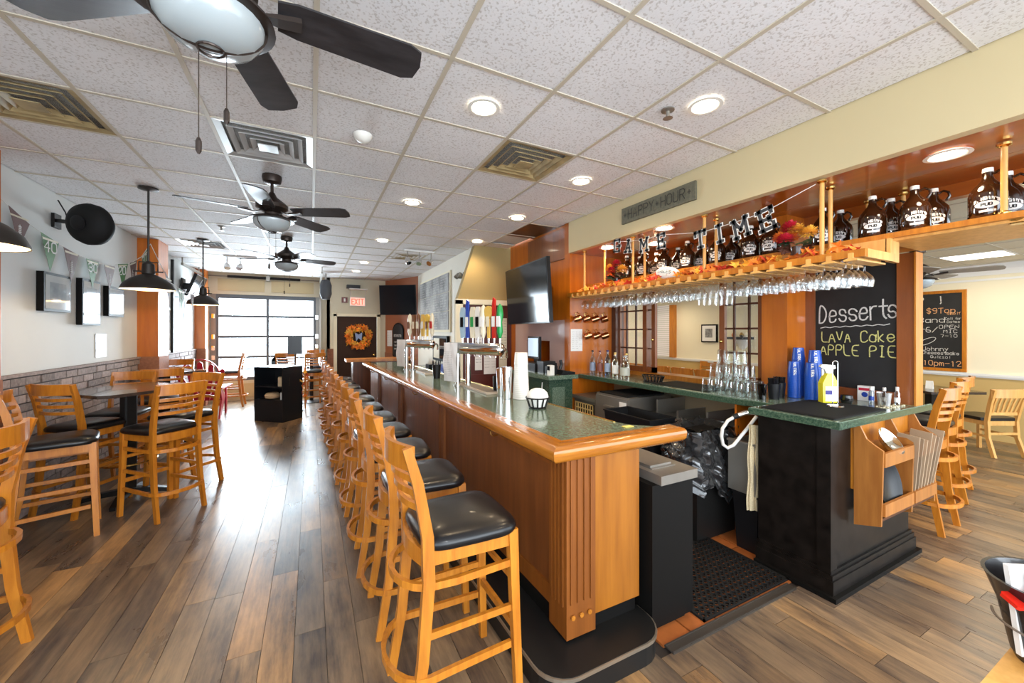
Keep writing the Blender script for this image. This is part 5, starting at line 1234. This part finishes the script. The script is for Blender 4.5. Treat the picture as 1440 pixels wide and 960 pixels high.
# blue cup stacks
def cupstack(x, y, n, label):
    t = T('cup_stack', label, 'cups', (x,y,CT), 0, 'stacks of blue plastic cups on the kiosk')
    for i in range(n):
        O('cup', G().lathe([(.046,.0),(.0475,.004),(.0455,.018),(.044,.018)], 20, (0,0,i*.0155)), BLUEP, t, True, w=False)
    O('cup', G().lathe([(.046,0),(.037,.09),(.001,.09)], 20, (0,0,n*.0155)), BLUEP, t, True, w=False)
    def cyl(g, z0):
        o = G(); 
        for (u_, d_, z_) in g.v:
            a = PI+.55+u_/.045; r_ = .0475-.009*max(0,min(1,(z_-n*.0155)/.09)); o.v.append((r_*math.cos(a), r_*math.sin(a), z_))
        o.f = g.f; return o
    st, W = strokes('ULTRA', .018); g = G()
    for pl in st:
        for (a, b), (c, d) in zip(pl, pl[1:]):
            L_ = math.hypot(c-a,d-b) or 1e-6; px, py = -(d-b)/L_*.0022, (c-a)/L_*.0022; z0 = n*.0155+.08; k = .095/W
            g.add([((b+py)-.009,0,z0-(a+px)*k),((b-py)-.009,0,z0-(a-px)*k),((d-py)-.009,0,z0-(c-px)*k),((d+py)-.009,0,z0-(c+px)*k)], [(0,1,2,3)])
    O('printed_name', cyl(g, 0), PAPER, t, w=False)
cupstack(3.50,1.80,13,'shorter stack of blue cups at the left front')
cupstack(3.47,1.66,13,'shorter stack of blue cups nearer the spray bottle')
cupstack(3.62,1.83,20,'taller stack of blue cups at the left rear by the post')
cupstack(3.60,1.70,19,'taller stack of blue cups behind, touching the chalkboard edge')
sb = T('spray_bottle', 'yellow spray cleaner bottle with white trigger head on the kiosk', 'spray bottle', (3.42,1.53,CT), -.6)
YS = P('yellow_cleaner_plastic', (.80,.72,.03), .25)
O('bottle_body', G().prism([(-.05,0),(.05,0),(.052,.15),(.03,.20),(.016,.225),(-.016,.225),(-.03,.20),(-.052,.15)], -.028, .028, 'y'), YS, sb, w=False)
O('label', G().box(-.035,.045,-.030,-.0285,.02,.13), PAPER, sb, w=False); O('label_stripe', G().box(-.035,.02,-.031,-.030,.07,.10), P('navy_print',(.03,.02,.2),.5), sb, w=False)
O('trigger_head', G().prism([(-.018,.225),(.018,.225),(.02,.25),(.045,.262),(.04,.285),(-.045,.29),(-.06,.272),(-.03,.255)], -.014, .014, 'y'), PLASTW, sb, w=False); O('trigger', G().prism([(-.045,.255),(-.035,.26),(-.03,.22),(-.042,.205)], -.006, .006, 'y'), PLASTW, sb, w=False)
ck = T('check_spindle', 'tall chrome wire loop on a round base on the kiosk', 'wire stand', (3.27,1.42,1.1015+.0005))
sp = [(-.018,0,.0),(-.018,0,.30)]+[(-.018*math.cos(a),0,.30+.018*math.sin(a)) for a in [PI*k/8 for k in range(1,8)]]+[(.018,0,.30),(.018,0,.0)]
O('wire_loop', G().tube(sp, .003, 8).xf(RZ(-.5)), CHROME, ck, True, w=False); O('base', G().lathe([(.001,0),(.05,0),(.045,.008),(.001,.010)], 24), CHROME, ck, True, w=False)
cp = T('card_box', 'white carton with red and blue print against the chalkboard ledge', 'box', (3.80,1.46,CT))
O('carton', G().box(3.79,3.83,1.41,1.50,CT,CT+.115), PAPER, cp); O('carton_band', G().box(3.788,3.79,1.418,1.492,CT+.08,CT+.10), RS, cp); O('carton_spade', G().ball((3.789,1.455,CT+.05), .02, 12, 8, (.1,1,1)), BLUE, cp)
lathed('plastic_cup',[(.001,0),(.03,0),(.042,.10),(.04,.10),(.028,.004),(.001,.004)],clear('frosted_cup',(.75,.74,.72),.6,.3),3.62,1.28,CT,'translucent plastic cup on the kiosk near the end post','cup')
for i, (x, y, h) in enumerate(((3.75,1.40,.12),(3.78,1.335,.12),(3.80,1.27,.13))):
    t = T('small_bottle', '%s small clear bottle before the chalkboard, counted from the carton' % nth(i), 'bottle', (x,y,CT), 0, 'small clear bottles on the kiosk')
    O('bottle_body', G().lathe([(.001,0),(.016,0),(.016,h*.65),(.009,h*.78),(.001,h*.78)], 14), clear('mini_bottle',(.8,.85,.9),.6,.1), t, True, w=False); O('bottle_cap', G().lathe([(.01,h*.78),(.01,h),(.001,h)], 12), PLASTW, t, w=False); O('bottle_label', G().lathe([(.0165,h*.15),(.0165,h*.4)], 14, close=False), BLUE if i == 0 else PAPER, t, True, w=False)
lathed('black_pot',[(.001,0),(.03,0),(.04,.03),(.035,.06),(.03,.06),(.001,.05)],P('glossy_black',(.01,.01,.01),.1),3.55,1.47,CT,'small glossy black pot behind the wire stand','pot')
g = G()
for i in range(60):
    x, y = random.uniform(3.52,3.82), random.uniform(1.215,1.30); g.box(x,x+.012,y,y+.006,CT,CT+.003+random.random()*.004)
for i in range(50):
    x, y = 3.36+random.gauss(0,.06), 1.42+random.gauss(0,.03); g.box(x,x+.012,y,y+.006,1.1025,1.1045) if x > 9 else None
o = single('garnish_crumbs', g, P('pale_crumbs',(.68,.62,.45),.8), 'pale crumbs scattered near the kiosk counter edge', 'crumbs'); o['kind'] = 'stuff'

# ================================================================== TELEVISIONS
def tv(x, y, z, w_, h_, face, tilt, label, arm=.20):
    t = T('television', label, 'television', (x,y,z), D(face-90))
    M_ = Matrix.Rotation(-tilt, 4, 'X')
    O('screen', G().box(-w_/2+.012,w_/2-.012,.020,.024,-h_/2+.015,h_/2-.012).xf(M_), SCREEN, t, w=False)
    O('bezel', G().box(-w_/2,w_/2,-.03,.020,-h_/2,h_/2).xf(M_), BLACKP, t, w=False)
    O('wall_arm', G().bar((0,-.03,0),(0,-arm,0),.05,.12).box(-.12,.12,-arm-.02,-arm,-.15,.15), BLACKM, t, w=False)
    return t
tv(2.60,4.66,2.135,1.33,.80,180-4.5,.06,'large television angled out from the wood wall over the register',.30)
tv(1.86,9.72,2.40,.92,.72,180+54,.08,'smaller television on the terracotta wall by the dark door')
tv(-2.02,9.75,2.52,.80,.45,0,.35,'television tilted down on the left wall near the roll-up door')
# posters and notes by the stair door
def flat(name, x0, x1, y0, y1, z0, z1, mat, label, cat): return single(name, G().box(x0,x1,y0,y1,z0,z1), mat, label, cat)
for i, (x0, x1, z0, z1, lb) in enumerate(((2.30,2.42,1.02,1.55,'narrow white list taped on the dark red door'),(2.45,2.66,.95,1.42,'white notice with a small black mark on the dark red door'),(2.72,2.86,1.05,1.85,'cream strip poster with black ornament on the dark red door'))):
    t = T('door_notice', lb, 'notice', ((x0+x1)/2,5.785,z0)); O('sheet', G().box(x0,x1,5.783,5.788,z0,z1), PAPER if i < 2 else IVO, t)
    for k in range(int((z1-z0)/.05)-1): write('mnmn nmn', (x0+.015,5.781,z1-.05-k*.045), (1,0,0), (0,0,1), .012, BLACK, t, .12, 'print_line', width=(x1-x0)-.03)
# the menu wall: chalk menu board, framed tap list, thermostat, camera
mb = T('menu_board', 'large grey chalk menu board in a cream frame on the white wall', 'menu board', (2.31,8.3,1.75))
O('frame', G().box(2.30,2.33,7.05,9.3,1.62,2.78), CREAMR, mb); 
SLATE = P('lit_chalk_slate', (.27,.27,.265), .7, nz=.5, nsc=3)  # grey holds dense chalk, plus track light put into the colour
for i in range(4):
    for j in range(3):
        y1 = 9.25-.54*i; z1 = 2.74-.36*j; pn_ = O('slate_panel', G().box(2.285,2.30,y1-.53,y1,z1-.35,z1), SLATE, mb)
        for k in range(6): write(random.choice(['nmnm nm','mnm nmn','nnm mnmn','mnmn m']), (2.283,y1-.04,z1-.06-k*.052), (0,-1,0), (0,0,1), .03, CHALKW, pn_, .14, 'chalk_line', width=random.uniform(.3,.46), jit=.04)
tl = T('tap_list_case', 'black framed tap list board on the white wall below the menu', 'board', (2.3,7.5,1.1))
O('frame', G().box(2.27,2.33,7.15,8.1,1.05,1.55), BLACK, tl); O('list_sheet', G().box(2.262,2.27,7.62,8.02,1.1,1.5), IVO, tl); O('dark_panel', G().box(2.262,2.27,7.2,7.58,1.1,1.5), SCREEN, tl)
write('mnm', (2.26,7.56,1.3), (0,-1,0), (0,0,1), .08, CHALKW, tl, .12, 'board_lettering', width=.32, jit=.03)
flat('thermostat', 2.30,2.328,6.62,6.74,1.50,1.60,PLASTW,'white thermostat on the white wall','thermostat')
cmr = T('security_camera', 'grey round security light on the white wall near the ceiling', 'security light', (2.3,6.35,2.55))
O('bracket', G().lathe([(.001,0),(.05,0),(.05,.02),(.001,.02)], 18).xf(Matrix.Translation((2.31,6.35,2.6)) @ Matrix.Rotation(PI/2,4,'Y')), STEELD, cmr, True)
for i, dy in enumerate((-.10,.08)): O('lamp_head', G().lathe([(.001,0),(.04,.01),(.055,.05),(.05,.08),(.001,.08)], 18).xf(Matrix.Translation((2.26,6.35+dy,2.55)) @ Matrix.Rotation(-1.2+i*.4,4,'Y')), STEELD, cmr, True)
# back bar service shelf between menu wall and stair door
cu = T('work_counter', 'dark service counter along the white menu wall', 'counter', (2.1,7.2,0))
O('cabinet', G().box(1.95,2.32,6.2,8.4,0,.88), BLACK, cu); O('counter_top', G().box(1.9,2.32,6.2,8.4,.88,.92), GREENE, cu)
for i, (y, m_) in enumerate(((6.5,BLUE),(6.9,PAPER),(7.4,BLACKP))): single('supply_box', G().box(2.0,2.25,y,y+.25,.922,1.06-.03*i), m_, ['blue supply box','white supply box','black supply box'][i]+' on the dark service counter', 'box')
# terracotta wall: arched chalk sign, note
def on_angled(s_, z, d):  # s_ metres along the wall from its near-door end
    a = Vector((1.78,11.0)); b = Vector((2.4,9.55)); u = (b-a).normalized(); n = Vector((u.y, -u.x)); n = n if n.x < 0 else -n; p = a+u*s_+n*d; return (p.x, p.y, z), u, n
p0, u_, n_2 = on_angled(.62,1.4,.02)
ac = T('arched_chalk_sign', 'arched black chalk sign in a dark frame on the terracotta wall', 'sign', p0, math.atan2(u_.y,u_.x))
arch = [(-.21,-.36),(-.10,-.44),(.10,-.44),(.21,-.36),(.21,.28),(.16,.37),(.08,.42),(0,.435),(-.08,.42),(-.16,.37),(-.21,.28)]
O('frame', G().prism([(a*1.12,b*1.07) for a,b in arch], -.012, .012, 'y'), BLACK, ac, w=False)
O('slate', G().prism(arch, -.016, .010, 'y'), CHALKB, ac, w=False)
write('mnmnm', (-.16,-.016,.10), (1,0,0), (0,0,1), .09, CHALKW, ac, .12, 'chalk_line', width=.32, jit=.04, world=False)
for k in range(3): write('nmnm mnm', (-.15,-.016,-.05-k*.09), (1,0,0), (0,0,1), .05, CHALKW, ac, .12, 'chalk_line', width=.3, jit=.04, world=False)
p0, u_, n_2 = on_angled(.22,1.25,.012)
t = T('posted_note', 'white printed note on the terracotta wall left of the arched sign', 'note', p0, math.atan2(u_.y,u_.x)); O('sheet', G().box(-.11,.11,-.004,.004,0,.42), PAPER, t, w=False)
for k in range(8): write('mnm nmn', (-.09,-.005,.36-k*.045), (1,0,0), (0,0,1), .014, BLACK, t, .12, 'print_line', width=.17, world=False)
# dark door wreath, exit sign, shelf with box, strobe
wrh = T('autumn_wreath', 'orange leaf wreath with a blue checked bow on the dark door', 'wreath', (1.09,10.98,1.50))
for i in range(120):
    a = random.random()*2*PI; r = random.uniform(.17,.32); o = bpy.data.objects.new('leaf', lm[random.choice((0,0,1))]); COL.objects.link(o); o.parent = wrh
    o.location = (r*math.cos(a), -random.uniform(0,.10), r*math.sin(a)); o.rotation_euler = (PI/2+random.uniform(-.8,.8), random.uniform(-.8,.8), random.random()*6); o.scale = (1.6,1.6,1.6)
O('bow', G().prism([(-.09,.12),(.0,.06),(.09,.12),(.07,-.10),(0,-.03),(-.06,-.12)], -.09, -.08, 'y'), P('blue_checked_ribbon',(.25,.33,.55),.7), wrh, w=False)
O('ring', G().tube([(.24*math.cos(a),0,.24*math.sin(a)) for a in [2*PI*k/20 for k in range(20)]], .03, 8, closed=True), P('vine_ring',(.12,.05,.02),.8), wrh, w=False)
ex = T('exit_sign', 'lit red EXIT sign over the dark door', 'exit sign', (1.07,10.97,2.24))
O('housing', G().box(.88,1.26,10.93,10.995,2.30,2.53), PLASTW, ex); O('lit_face', G().box(.90,1.24,10.925,10.93,2.32,2.51), P('lit_exit_face',(.8,.5,.42),.4,emit=(1,.36,.25),es=.8), ex)
write('EXIT', (.93,10.923,2.35), (1,0,0), (0,0,1), .13, P('lit_exit_letters',(.8,.1,.05),.4,emit=(1,.08,.04),es=1.0), ex, .16, 'exit_lettering', width=.28)
wsf = T('wall_shelf', 'small white wall shelf with wires above the exit sign', 'shelf', (1.05,10.9,2.70)); O('board', G().box(.86,1.30,10.75,10.995,2.72,2.74), WHITE, wsf); 
for x in (.90,1.26): O('bracket', G().bar((x,10.98,2.55),(x,10.80,2.72),.012), WHITE, wsf)
single('projector', G().box(.80,1.12,10.76,10.95,2.742,2.83), BLACKP, 'black projector box on the small wall shelf', 'projector')
fl = T('fire_strobe', 'small dark red fire alarm on the cream wall', 'fire alarm', (.76,10.97,2.40)); O('housing', G().box(.69,.83,10.96,10.995,2.38,2.52), P('maroon_housing',(.16,.02,.015),.4), fl); O('lens', G().box(.74,.78,10.955,10.96,2.41,2.49), PLASTW, fl)
# speakers
sp_ = T('ceiling_speaker_box', 'dark oval loudspeaker hung near the ceiling by the cream wall', 'speaker', (.30,10.2,2.7))
O('cabinet', G().lathe_sc([(.001,-.24),(.09,-.22),(.13,-.1),(.125,0),(.13,.1),(.09,.22),(.001,.24)], 18, (.30,10.2,2.62), (1,.7,1)), P('charcoal_speaker',(.05,.055,.065),.5), sp_, True); O('bracket', G().bar((.30,10.2,2.84),(.30,10.2,3.0),.03), STEELD, sp_)
ls = T('loudspeaker', 'large round black loudspeaker on a bracket high on the left wall', 'speaker', (-1.95,5.16,2.64))
Ms = Matrix.Translation((-1.90,5.14,2.645)) @ Matrix.Rotation(-.45,4,'Z') @ Matrix.Rotation(PI/2+.12,4,'X')
O('cabinet', G().lathe([(.001,.05),(.06,.06),(.12,.05),(.18,.01),(.195,-.03),(.19,-.08),(.12,-.16),(.001,-.18)], 32).xf(Ms), BLACKR, ls, True); O('center_cone', G().lathe([(.06,.06),(.07,.075),(.05,.08),(.001,.075)], 24).xf(Ms), BLACKP, ls, True)
O('bracket', G().bar((-2.245,5.50,2.72),(-1.97,5.20,2.66),.035).box(-2.264,-2.24,5.46,5.58,2.65,2.79), BLACKM, ls); O('cable', G().tube([(-2.12,5.4,2.70),(-2.16,5.45,2.80),(-2.24,5.52,2.93)], .006, 6), BLACKM, ls)
# pictures on the left wall
def picture(y0, y1, z0, z1, label):
    t = T('framed_picture', label, 'picture', (-2.27,(y0+y1)/2,z0), 0, 'framed pictures on the left wall')
    O('frame', G().box(-2.265,-2.215,y0,y1,z0,z1), BLACK, t); O('mat_board', G().box(-2.216,-2.213,y0+.025,y1-.025,z0+.025,z1-.025), P('picture_mat',(.55,.58,.60),.06,coat=.6), t)
    O('print', G().box(-2.2135,-2.2125,y0+.09,y1-.09,z0+.09,z1-.09), P('glare_print',(.42,.46,.48),.08,nz=.25,nsc=6,coat=.6), t)  # window reflection on the glass put into the pale mat and print
picture(5.23,5.69,1.82,2.19,'black-framed picture nearest the loudspeaker on the left wall'); picture(5.92,6.33,1.70,2.21,'tall black-framed picture in the middle of the left wall three'); picture(6.54,6.98,1.82,2.19,'black-framed picture nearest the orange pillar')
flat('glare_patch', -2.268,-2.262, 6.35,6.62,1.32,1.60,P('glare_patch_pale',(.72,.74,.76),.4,nz=.3,nsc=12),'pale torn print on the left wall above the bricks','print')  # bright reflection on the wall put in as a pale patch
po = T('collage_poster', 'black and white poster on the left wall below the tilted television', 'poster', (-2.26,9.7,1.8)); O('backing', G().box(-2.268,-2.255,9.05,10.25,1.78,2.3), BLACK, po)
for i, (y, z, a_, b_) in enumerate(((9.2,1.85,.3,.38),(9.6,2.0,.22,.25),(9.9,1.83,.28,.22),(9.95,2.1,.2,.15))): O('photo', G().box(-2.255,-2.25,y,y+a_,z,z+b_), PAPER if i % 2 else P('grey_blue_photo',(.3,.36,.42),.4), po)

# pennant string
ps = T('pennant_string', 'string of green and brown football pennants along the left wall to the pendants', 'pennants', (-2.2,5.5,2.2))
CORDP = [(-2.22,4.43,2.80),(-2.22,4.64,2.70),(-2.22,5.01,2.58),(-2.22,5.46,2.49),(-2.22,5.83,2.445),(-2.22,6.27,2.43),(-2.22,6.70,2.46),(-2.05,6.29,2.435),(-1.93,6.19,2.43),(-1.78,5.85,2.41),(-1.62,5.55,2.43),(-1.38,4.95,2.47)]
CORDP2 = [(-1.38,4.95,2.47),(-1.40,5.35,2.30),(-1.42,5.72,2.18),(-1.43,6.39,2.12),(-1.44,6.9,2.19),(-1.44,7.29,2.40)]
O('cord', G().tube(CORDP, .003, 5).tube(CORDP2, .003, 5), PAPER, ps)
PG = P('green_pennant', (.10,.22,.09), .6); PBn = P('brown_pennant', (.13,.055,.045), .6)
def pennant(a, b, drop, num, green):
    a, b = Vector(a), Vector(b); m_ = (a+b)/2; u = (b-a); W = u.length; un = u.normalized(); tip = m_+Vector((0,0,-drop)); nrm = un.cross(Vector((0,0,1))).normalized()
    g = G(); e = nrm*.001; g.add([a-e,b-e,tip-e,a+e,b+e,tip+e], [(0,1,2),(5,4,3),(0,3,4,1),(1,4,5,2),(2,5,3,0)])
    p_ = O('pennant', g, PG if green else PBn, ps)
    # the side that shows is the one facing the camera
    cs2 = Vector((0,0,1.62))-m_; f = nrm if nrm.dot(cs2) > 0 else -nrm; ud = Vector((0,0,1)).cross(f); st0 = m_-ud*W*.0
    if num: write(num, m_-ud*W*.34+Vector((0,0,-drop*.42))+f*.002, ud, (0,0,1), drop*.30, PAPER, p_, .16, 'number', width=W*.66)
    else:
        g = G(); q0 = m_+f*.003
        g.ribbon([q0+Vector((0,0,-drop*.30)), q0+Vector((0,0,-drop*.72))], .008, .001, up=f)
        for k in range(6): g.ribbon([q0+ud*-.022+Vector((0,0,-drop*(.36+k*.06))), q0+ud*.022+Vector((0,0,-drop*(.36+k*.06)))], .006, .001, up=f)
        O('lacing', g, PAPER, p_)
    g = G(); q0 = m_+f*.0025; g.add([q0-ud*W*.44+Vector((0,0,-.012)), q0+ud*W*.44+Vector((0,0,-.012)), q0+ud*W*.40+Vector((0,0,-drop*.10)), q0-ud*W*.40+Vector((0,0,-drop*.10))], [(0,1,2,3)]); O('band', g, IVO, p_)
for (a, b, dr_, nu, gr) in (((-2.21,4.74,2.66),(-2.21,5.01,2.57),.27,None,False),((-2.21,5.17,2.54),(-2.21,5.46,2.49),.32,'40',True),((-2.21,5.54,2.475),(-2.21,5.83,2.44),.32,None,False),((-2.21,5.98,2.435),(-2.21,6.27,2.43),.31,'30',True),
                            ((-2.21,6.40,2.43),(-2.21,6.70,2.45),.31,None,False),((-2.05,6.29,2.43),(-1.93,6.19,2.43),.30,'20',True),((-1.86,6.02,2.415),(-1.72,5.75,2.415),.30,None,False),((-1.62,5.55,2.43),(-1.42,5.05,2.45),.30,'20',True),
                            ((-1.40,5.45,2.27),(-1.42,5.75,2.17),.26,None,False),((-1.42,6.0,2.15),(-1.43,6.3,2.12),.26,'10',True),((-1.43,6.55,2.13),(-1.44,6.85,2.18),.24,None,False)): pennant(a, b, dr_, nu, gr)

# ================================================================== DINING ROOM
def make_chair(label, kind, oak=OAKL):
    t = T('dining_chair', label, 'chair')
    for s in (-1,1):
        O('leg', G().ribbon([(s*.19,.20,0),(s*.19,.20,.44)], .036, .036, up=(0,1,0)), oak, t, w=False)
        O('leg', G().ribbon([(s*.20,-.29,0),(s*.19,-.215,.25),(s*.19,-.205,.46),(s*.20,-.25,.70),(s*.21,-.30,.88)], .032, .042, up=(0,1,0)), oak, t, w=False)
        O('stretcher', G().bar((s*.19,.2,.26),(s*.19,-.21,.26),.018,.028), oak, t, w=False)
    O('seat', G().box(-.22,.22,-.21,.22,.46,.50,.05), VINYL, t, w=False)
    O('seat_frame', G().ribbon([(-.19,-.2,.43),(.19,-.2,.43),(.19,.2,.43),(-.19,.2,.43)], .025, .06, closed=True), oak, t, w=False)
    O('stretcher', G().bar((-.19,-.225,.30),(.19,-.225,.30),.018,.03), oak, t, w=False)
    bw = [(-.225+.45*i/8, -.275-.03*math.sin(PI*i/8), .83) for i in range(9)]
    O('top_rail', G().ribbon(bw, .022, .11), oak, t, w=False)
    if kind == 'slat':
        O('lower_rail', G().bar((-.19,-.222,.56),(.19,-.222,.56),.02,.04), oak, t, w=False)
        for i in range(6): x = -.14+.056*i; O('back_slat', G().ribbon([(x,-.225,.57),(x*1.1,-.26,.70),(x*1.12,-.29,.79)], .024, .012, up=(0,1,0)), oak, t, w=False)
    else:
        for z, y in ((.74,-.262),(.67,-.245),(.60,-.23)): O('back_slat', G().ribbon([(-.19+.38*i/6, y-.03*math.sin(PI*i/6), z) for i in range(7)], .016, .03), oak, t, w=False)
    return t
c1 = make_chair('slat-backed dining chair at the right edge, its back toward the camera','slat'); c1.location = (8.12,1.84,0); c1.rotation_euler = (0,0,D(-27)); c1['group'] = 'chairs in the dining room'
dup(c1, (7.72,2.95,0), D(-110), 'slat-backed dining chair at the left side of the right-edge table')
dup(c1, (8.35,3.05,0), D(150), 'slat-backed dining chair behind the right-edge table by the wall')
c2 = make_chair('first dining chair in the row seen through the pass-through, from the left','ladder',OAK); c2.location = (6.45,5.62,0); c2.rotation_euler = (0,0,D(-88)); c2.scale = (1,1,1.08); c2['group'] = 'chairs seen through the pass-through'
for i, (x, y, r) in enumerate(((6.45,5.10,-88),(6.45,4.58,-90),(7.78,5.9,92),(7.78,5.2,88),(6.45,6.2,-90))): dup(c2, (x,y,0), D(r), '%s dining chair seen through the pass-through' % ['second front','third front','left rear','right rear','far left'][i])
def dtable(x, y, a, b, rz, label):
    t = T('dining_table', label, 'table', (x,y,0), rz); O('table_top', G().box(-a/2,a/2,-b/2,b/2,.72,.755,.03), TTOP, t, w=False)
    O('post', G().box(-.05,.05,-.05,.05,.04,.72), BLACKM, t, w=False); O('base', G().box(-.3,.3,-.035,.035,0,.04).box(-.035,.035,-.3,.3,0,.04), BLACKM, t, w=False)
dtable(8.52,2.45,.8,.8,D(-27),'dark dining table at the right edge before the cream wall'); dtable(7.15,5.55,.7,1.7,0,'long dark dining table seen through the pass-through')
for i, (x, y) in enumerate(((7.0,5.75),(7.05,5.2),(8.45,2.45))):
    single('table_tent', G().prism([(-.03,0),(.03,0),(0,.12)], -.04, .04, 'y').xf(Matrix.Translation((x,y,.756))), PAPER, ['white table tent at the left of the long dining table','white table tent at the right of the long dining table','white table tent on the right-edge table'][i], 'table card')
# specials board
spb = T('specials_board', 'orange-framed chalkboard of weekly specials on the cream dining wall', 'chalkboard', (9.08,2.85,1.0))
for (y0, y1, z0, z1) in ((2.22,3.50,1.0,1.045),(2.22,3.50,2.245,2.29),(2.22,2.265,1.045,2.245),(3.455,3.50,1.045,2.245)): O('frame_rail', G().box(9.06,9.10,y0,y1,z0,z1), OAK, spb)
O('board', G().box(9.075,9.10,2.265,3.455,1.045,2.245), CHALKB, spb)
def sp_w(s, yr, z, h, m_, wd): write(s, (9.073,yr+wd,z), (0,-1,0), (0,0,1), h, m_, spb, .11, 'chalk_line', width=wd, jit=.03)
sp_w('UP !', 2.50, 2.08, .12, CHALKW, .42); sp_w('$6Well $9Top', 2.34, 1.93, .08, CHALKO, .75); sp_w('Shelf', 2.29, 1.90, .04, CHALKO, .14)
sp_w('Jam Band', 2.46, 1.78, .08, CHALKW, .62); sp_w('Call for', 2.28, 1.82, .035, CHALKW, .17); sp_w('Dates', 2.29, 1.77, .035, CHALKW, .14)
sp_w('re 6for6/', 2.54, 1.62, .08, CHALKW, .62); sp_w('OPEN', 2.30, 1.68, .055, CHALKW, .22); sp_w('MIC', 2.32, 1.61, .05, CHALKW, .15); sp_w('7-10', 2.32, 1.54, .045, CHALKW, .18)
g = G().tube([(9.072,2.66+.10*math.cos(a)-.02*math.sin(a),1.47+.055*math.sin(a)+.04*math.cos(a)*-1) for a in [2*PI*k/20 for k in range(20)]], .005, 4, closed=True); O('chalk_football', g, CHALKW, spb)
sp_w('9pm-Johnny', 2.42, 1.32, .06, CHALKW, .50); sp_w('Cheesesteaks', 2.30, 1.26, .05, CHALKW, .42); sp_w('Quizzo!', 2.40, 1.20, .04, CHALKW, .22)
sp_w('Happy Hour-10pm-12', 2.28, 1.08, .08, CHALKO, 1.1)
fr2 = T('framed_photo', 'black-framed photograph with white mat on the far cream wall', 'picture', (8.09,6.0,1.4)); O('frame', G().box(8.06,8.095,5.72,6.12,1.39,1.80), BLACK, fr2); O('mat_board', G().box(8.055,8.06,5.75,6.09,1.42,1.77), PAPER, fr2); O('photo', G().box(8.052,8.055,5.83,6.01,1.50,1.70), P('grey_photo',(.22,.22,.22),.5,nz=.6,nsc=25), fr2)
sf = T('display_shelf', 'dark floating shelf with ornaments on the far cream wall', 'shelf', (8.0,5.15,1.5)); O('board', G().box(7.85,8.095,4.92,5.40,1.47,1.52), BLACK, sf); O('bracket', G().lathe_sc([(.001,1.25),(.05,1.27),(.15,1.38),(.18,1.47)], 16, (8.08,5.15,0), (.5,1,1)), WHITE, sf, True)
for i, (y, m_) in enumerate(((5.27,ORL[0]),(5.1,BRASS),(5.0,IVO))): single('ornament', G().lathe([(.001,0),(.03,0),(.045,.04),(.02,.09),(.001,.10)], 14, (7.97,y,1.521)), m_, ['orange ornament','brass ornament','cream ornament'][i]+' on the dark floating shelf', 'ornament', smooth=True)
for i, (x, y, z) in enumerate(((4.9,1.55,2.50),(4.4,.75,2.45))):
    o = single('hanging_leaf', leafg((x,y,z), .06, i*2, 1.2).tube([(x,y,z),(x,y,OCH)], .001, 4), ORL[2*i and 0 or 2], ['red paper leaf hanging from the dining room ceiling near the end post','orange paper leaf hanging at the right edge of the dining ceiling'][i], 'leaf')

# ================================================================== NEAR RIGHT TABLE WITH BUCKET
nt2 = T('pine_table', 'light wooden table corner at the bottom right', 'table', (1.9,0.0,0))
O('table_top', G().box(1.44,2.25,-.45,.335,.725,.76), OAKL, nt2); 
for x, y in ((1.5,.28),(2.19,.28),(1.5,-.39),(2.19,-.39)): O('leg', G().box(x-.03,x+.03,y-.03,y+.03,0,.725), OAKL, nt2)
bkt = T('table_bucket', 'black metal bucket holding napkins and ketchup packets at the right edge', 'bucket', (1.71,.25,.761))
O('bucket_body', G().lathe([(.001,0),(.082,0),(.082,.012),(.088,.014),(.112,.14),(.114,.145),(.135,.205),(.139,.21),(.131,.21),(.108,.14),(.080,.01),(.001,.01)], 32), P('glossy_black_tin',(.012,.011,.012),.22,coat=.3), bkt, True, w=False)
O('wire_handle', G().tube([(.118*math.cos(a),.118*math.sin(a),.095) for a in [PI*.55+PI*.9*k/16 for k in range(17)]], .003, 6), STEEL, bkt, True, w=False)
for i in range(4):
    a = -.5+.25*i
    single('napkin', G().prism([(-.05,0),(.05,0),(.085,.225-.01*i),(-.085,.235-.01*i)], -.006, .006, 'y').xf(Matrix.Translation((1.675+.02*i,.285-.03*i,.785)) @ Matrix.Rotation(-.47+.03*i,4,'Z')), PAPER, '%s white folded napkin in the black bucket' % nth(i), 'napkin', 'napkins in the bucket')
for i in range(2): single('ketchup_packet', G().box(-.035,.035,-.022,.022,0,.010,.004).xf(Matrix.Translation((1.605+.022*i,.298-.035*i,.935+.012*i)) @ Matrix.Rotation(-.5+.4*i,4,'Z') @ Matrix.Rotation(.35,4,'X')), P('ketchup_red',(.62,.02,.01),.15,coat=.5), ['glossy red ketchup packet at the rim of the black bucket','second red ketchup packet tucked deeper in the black bucket'][i], 'ketchup packet')
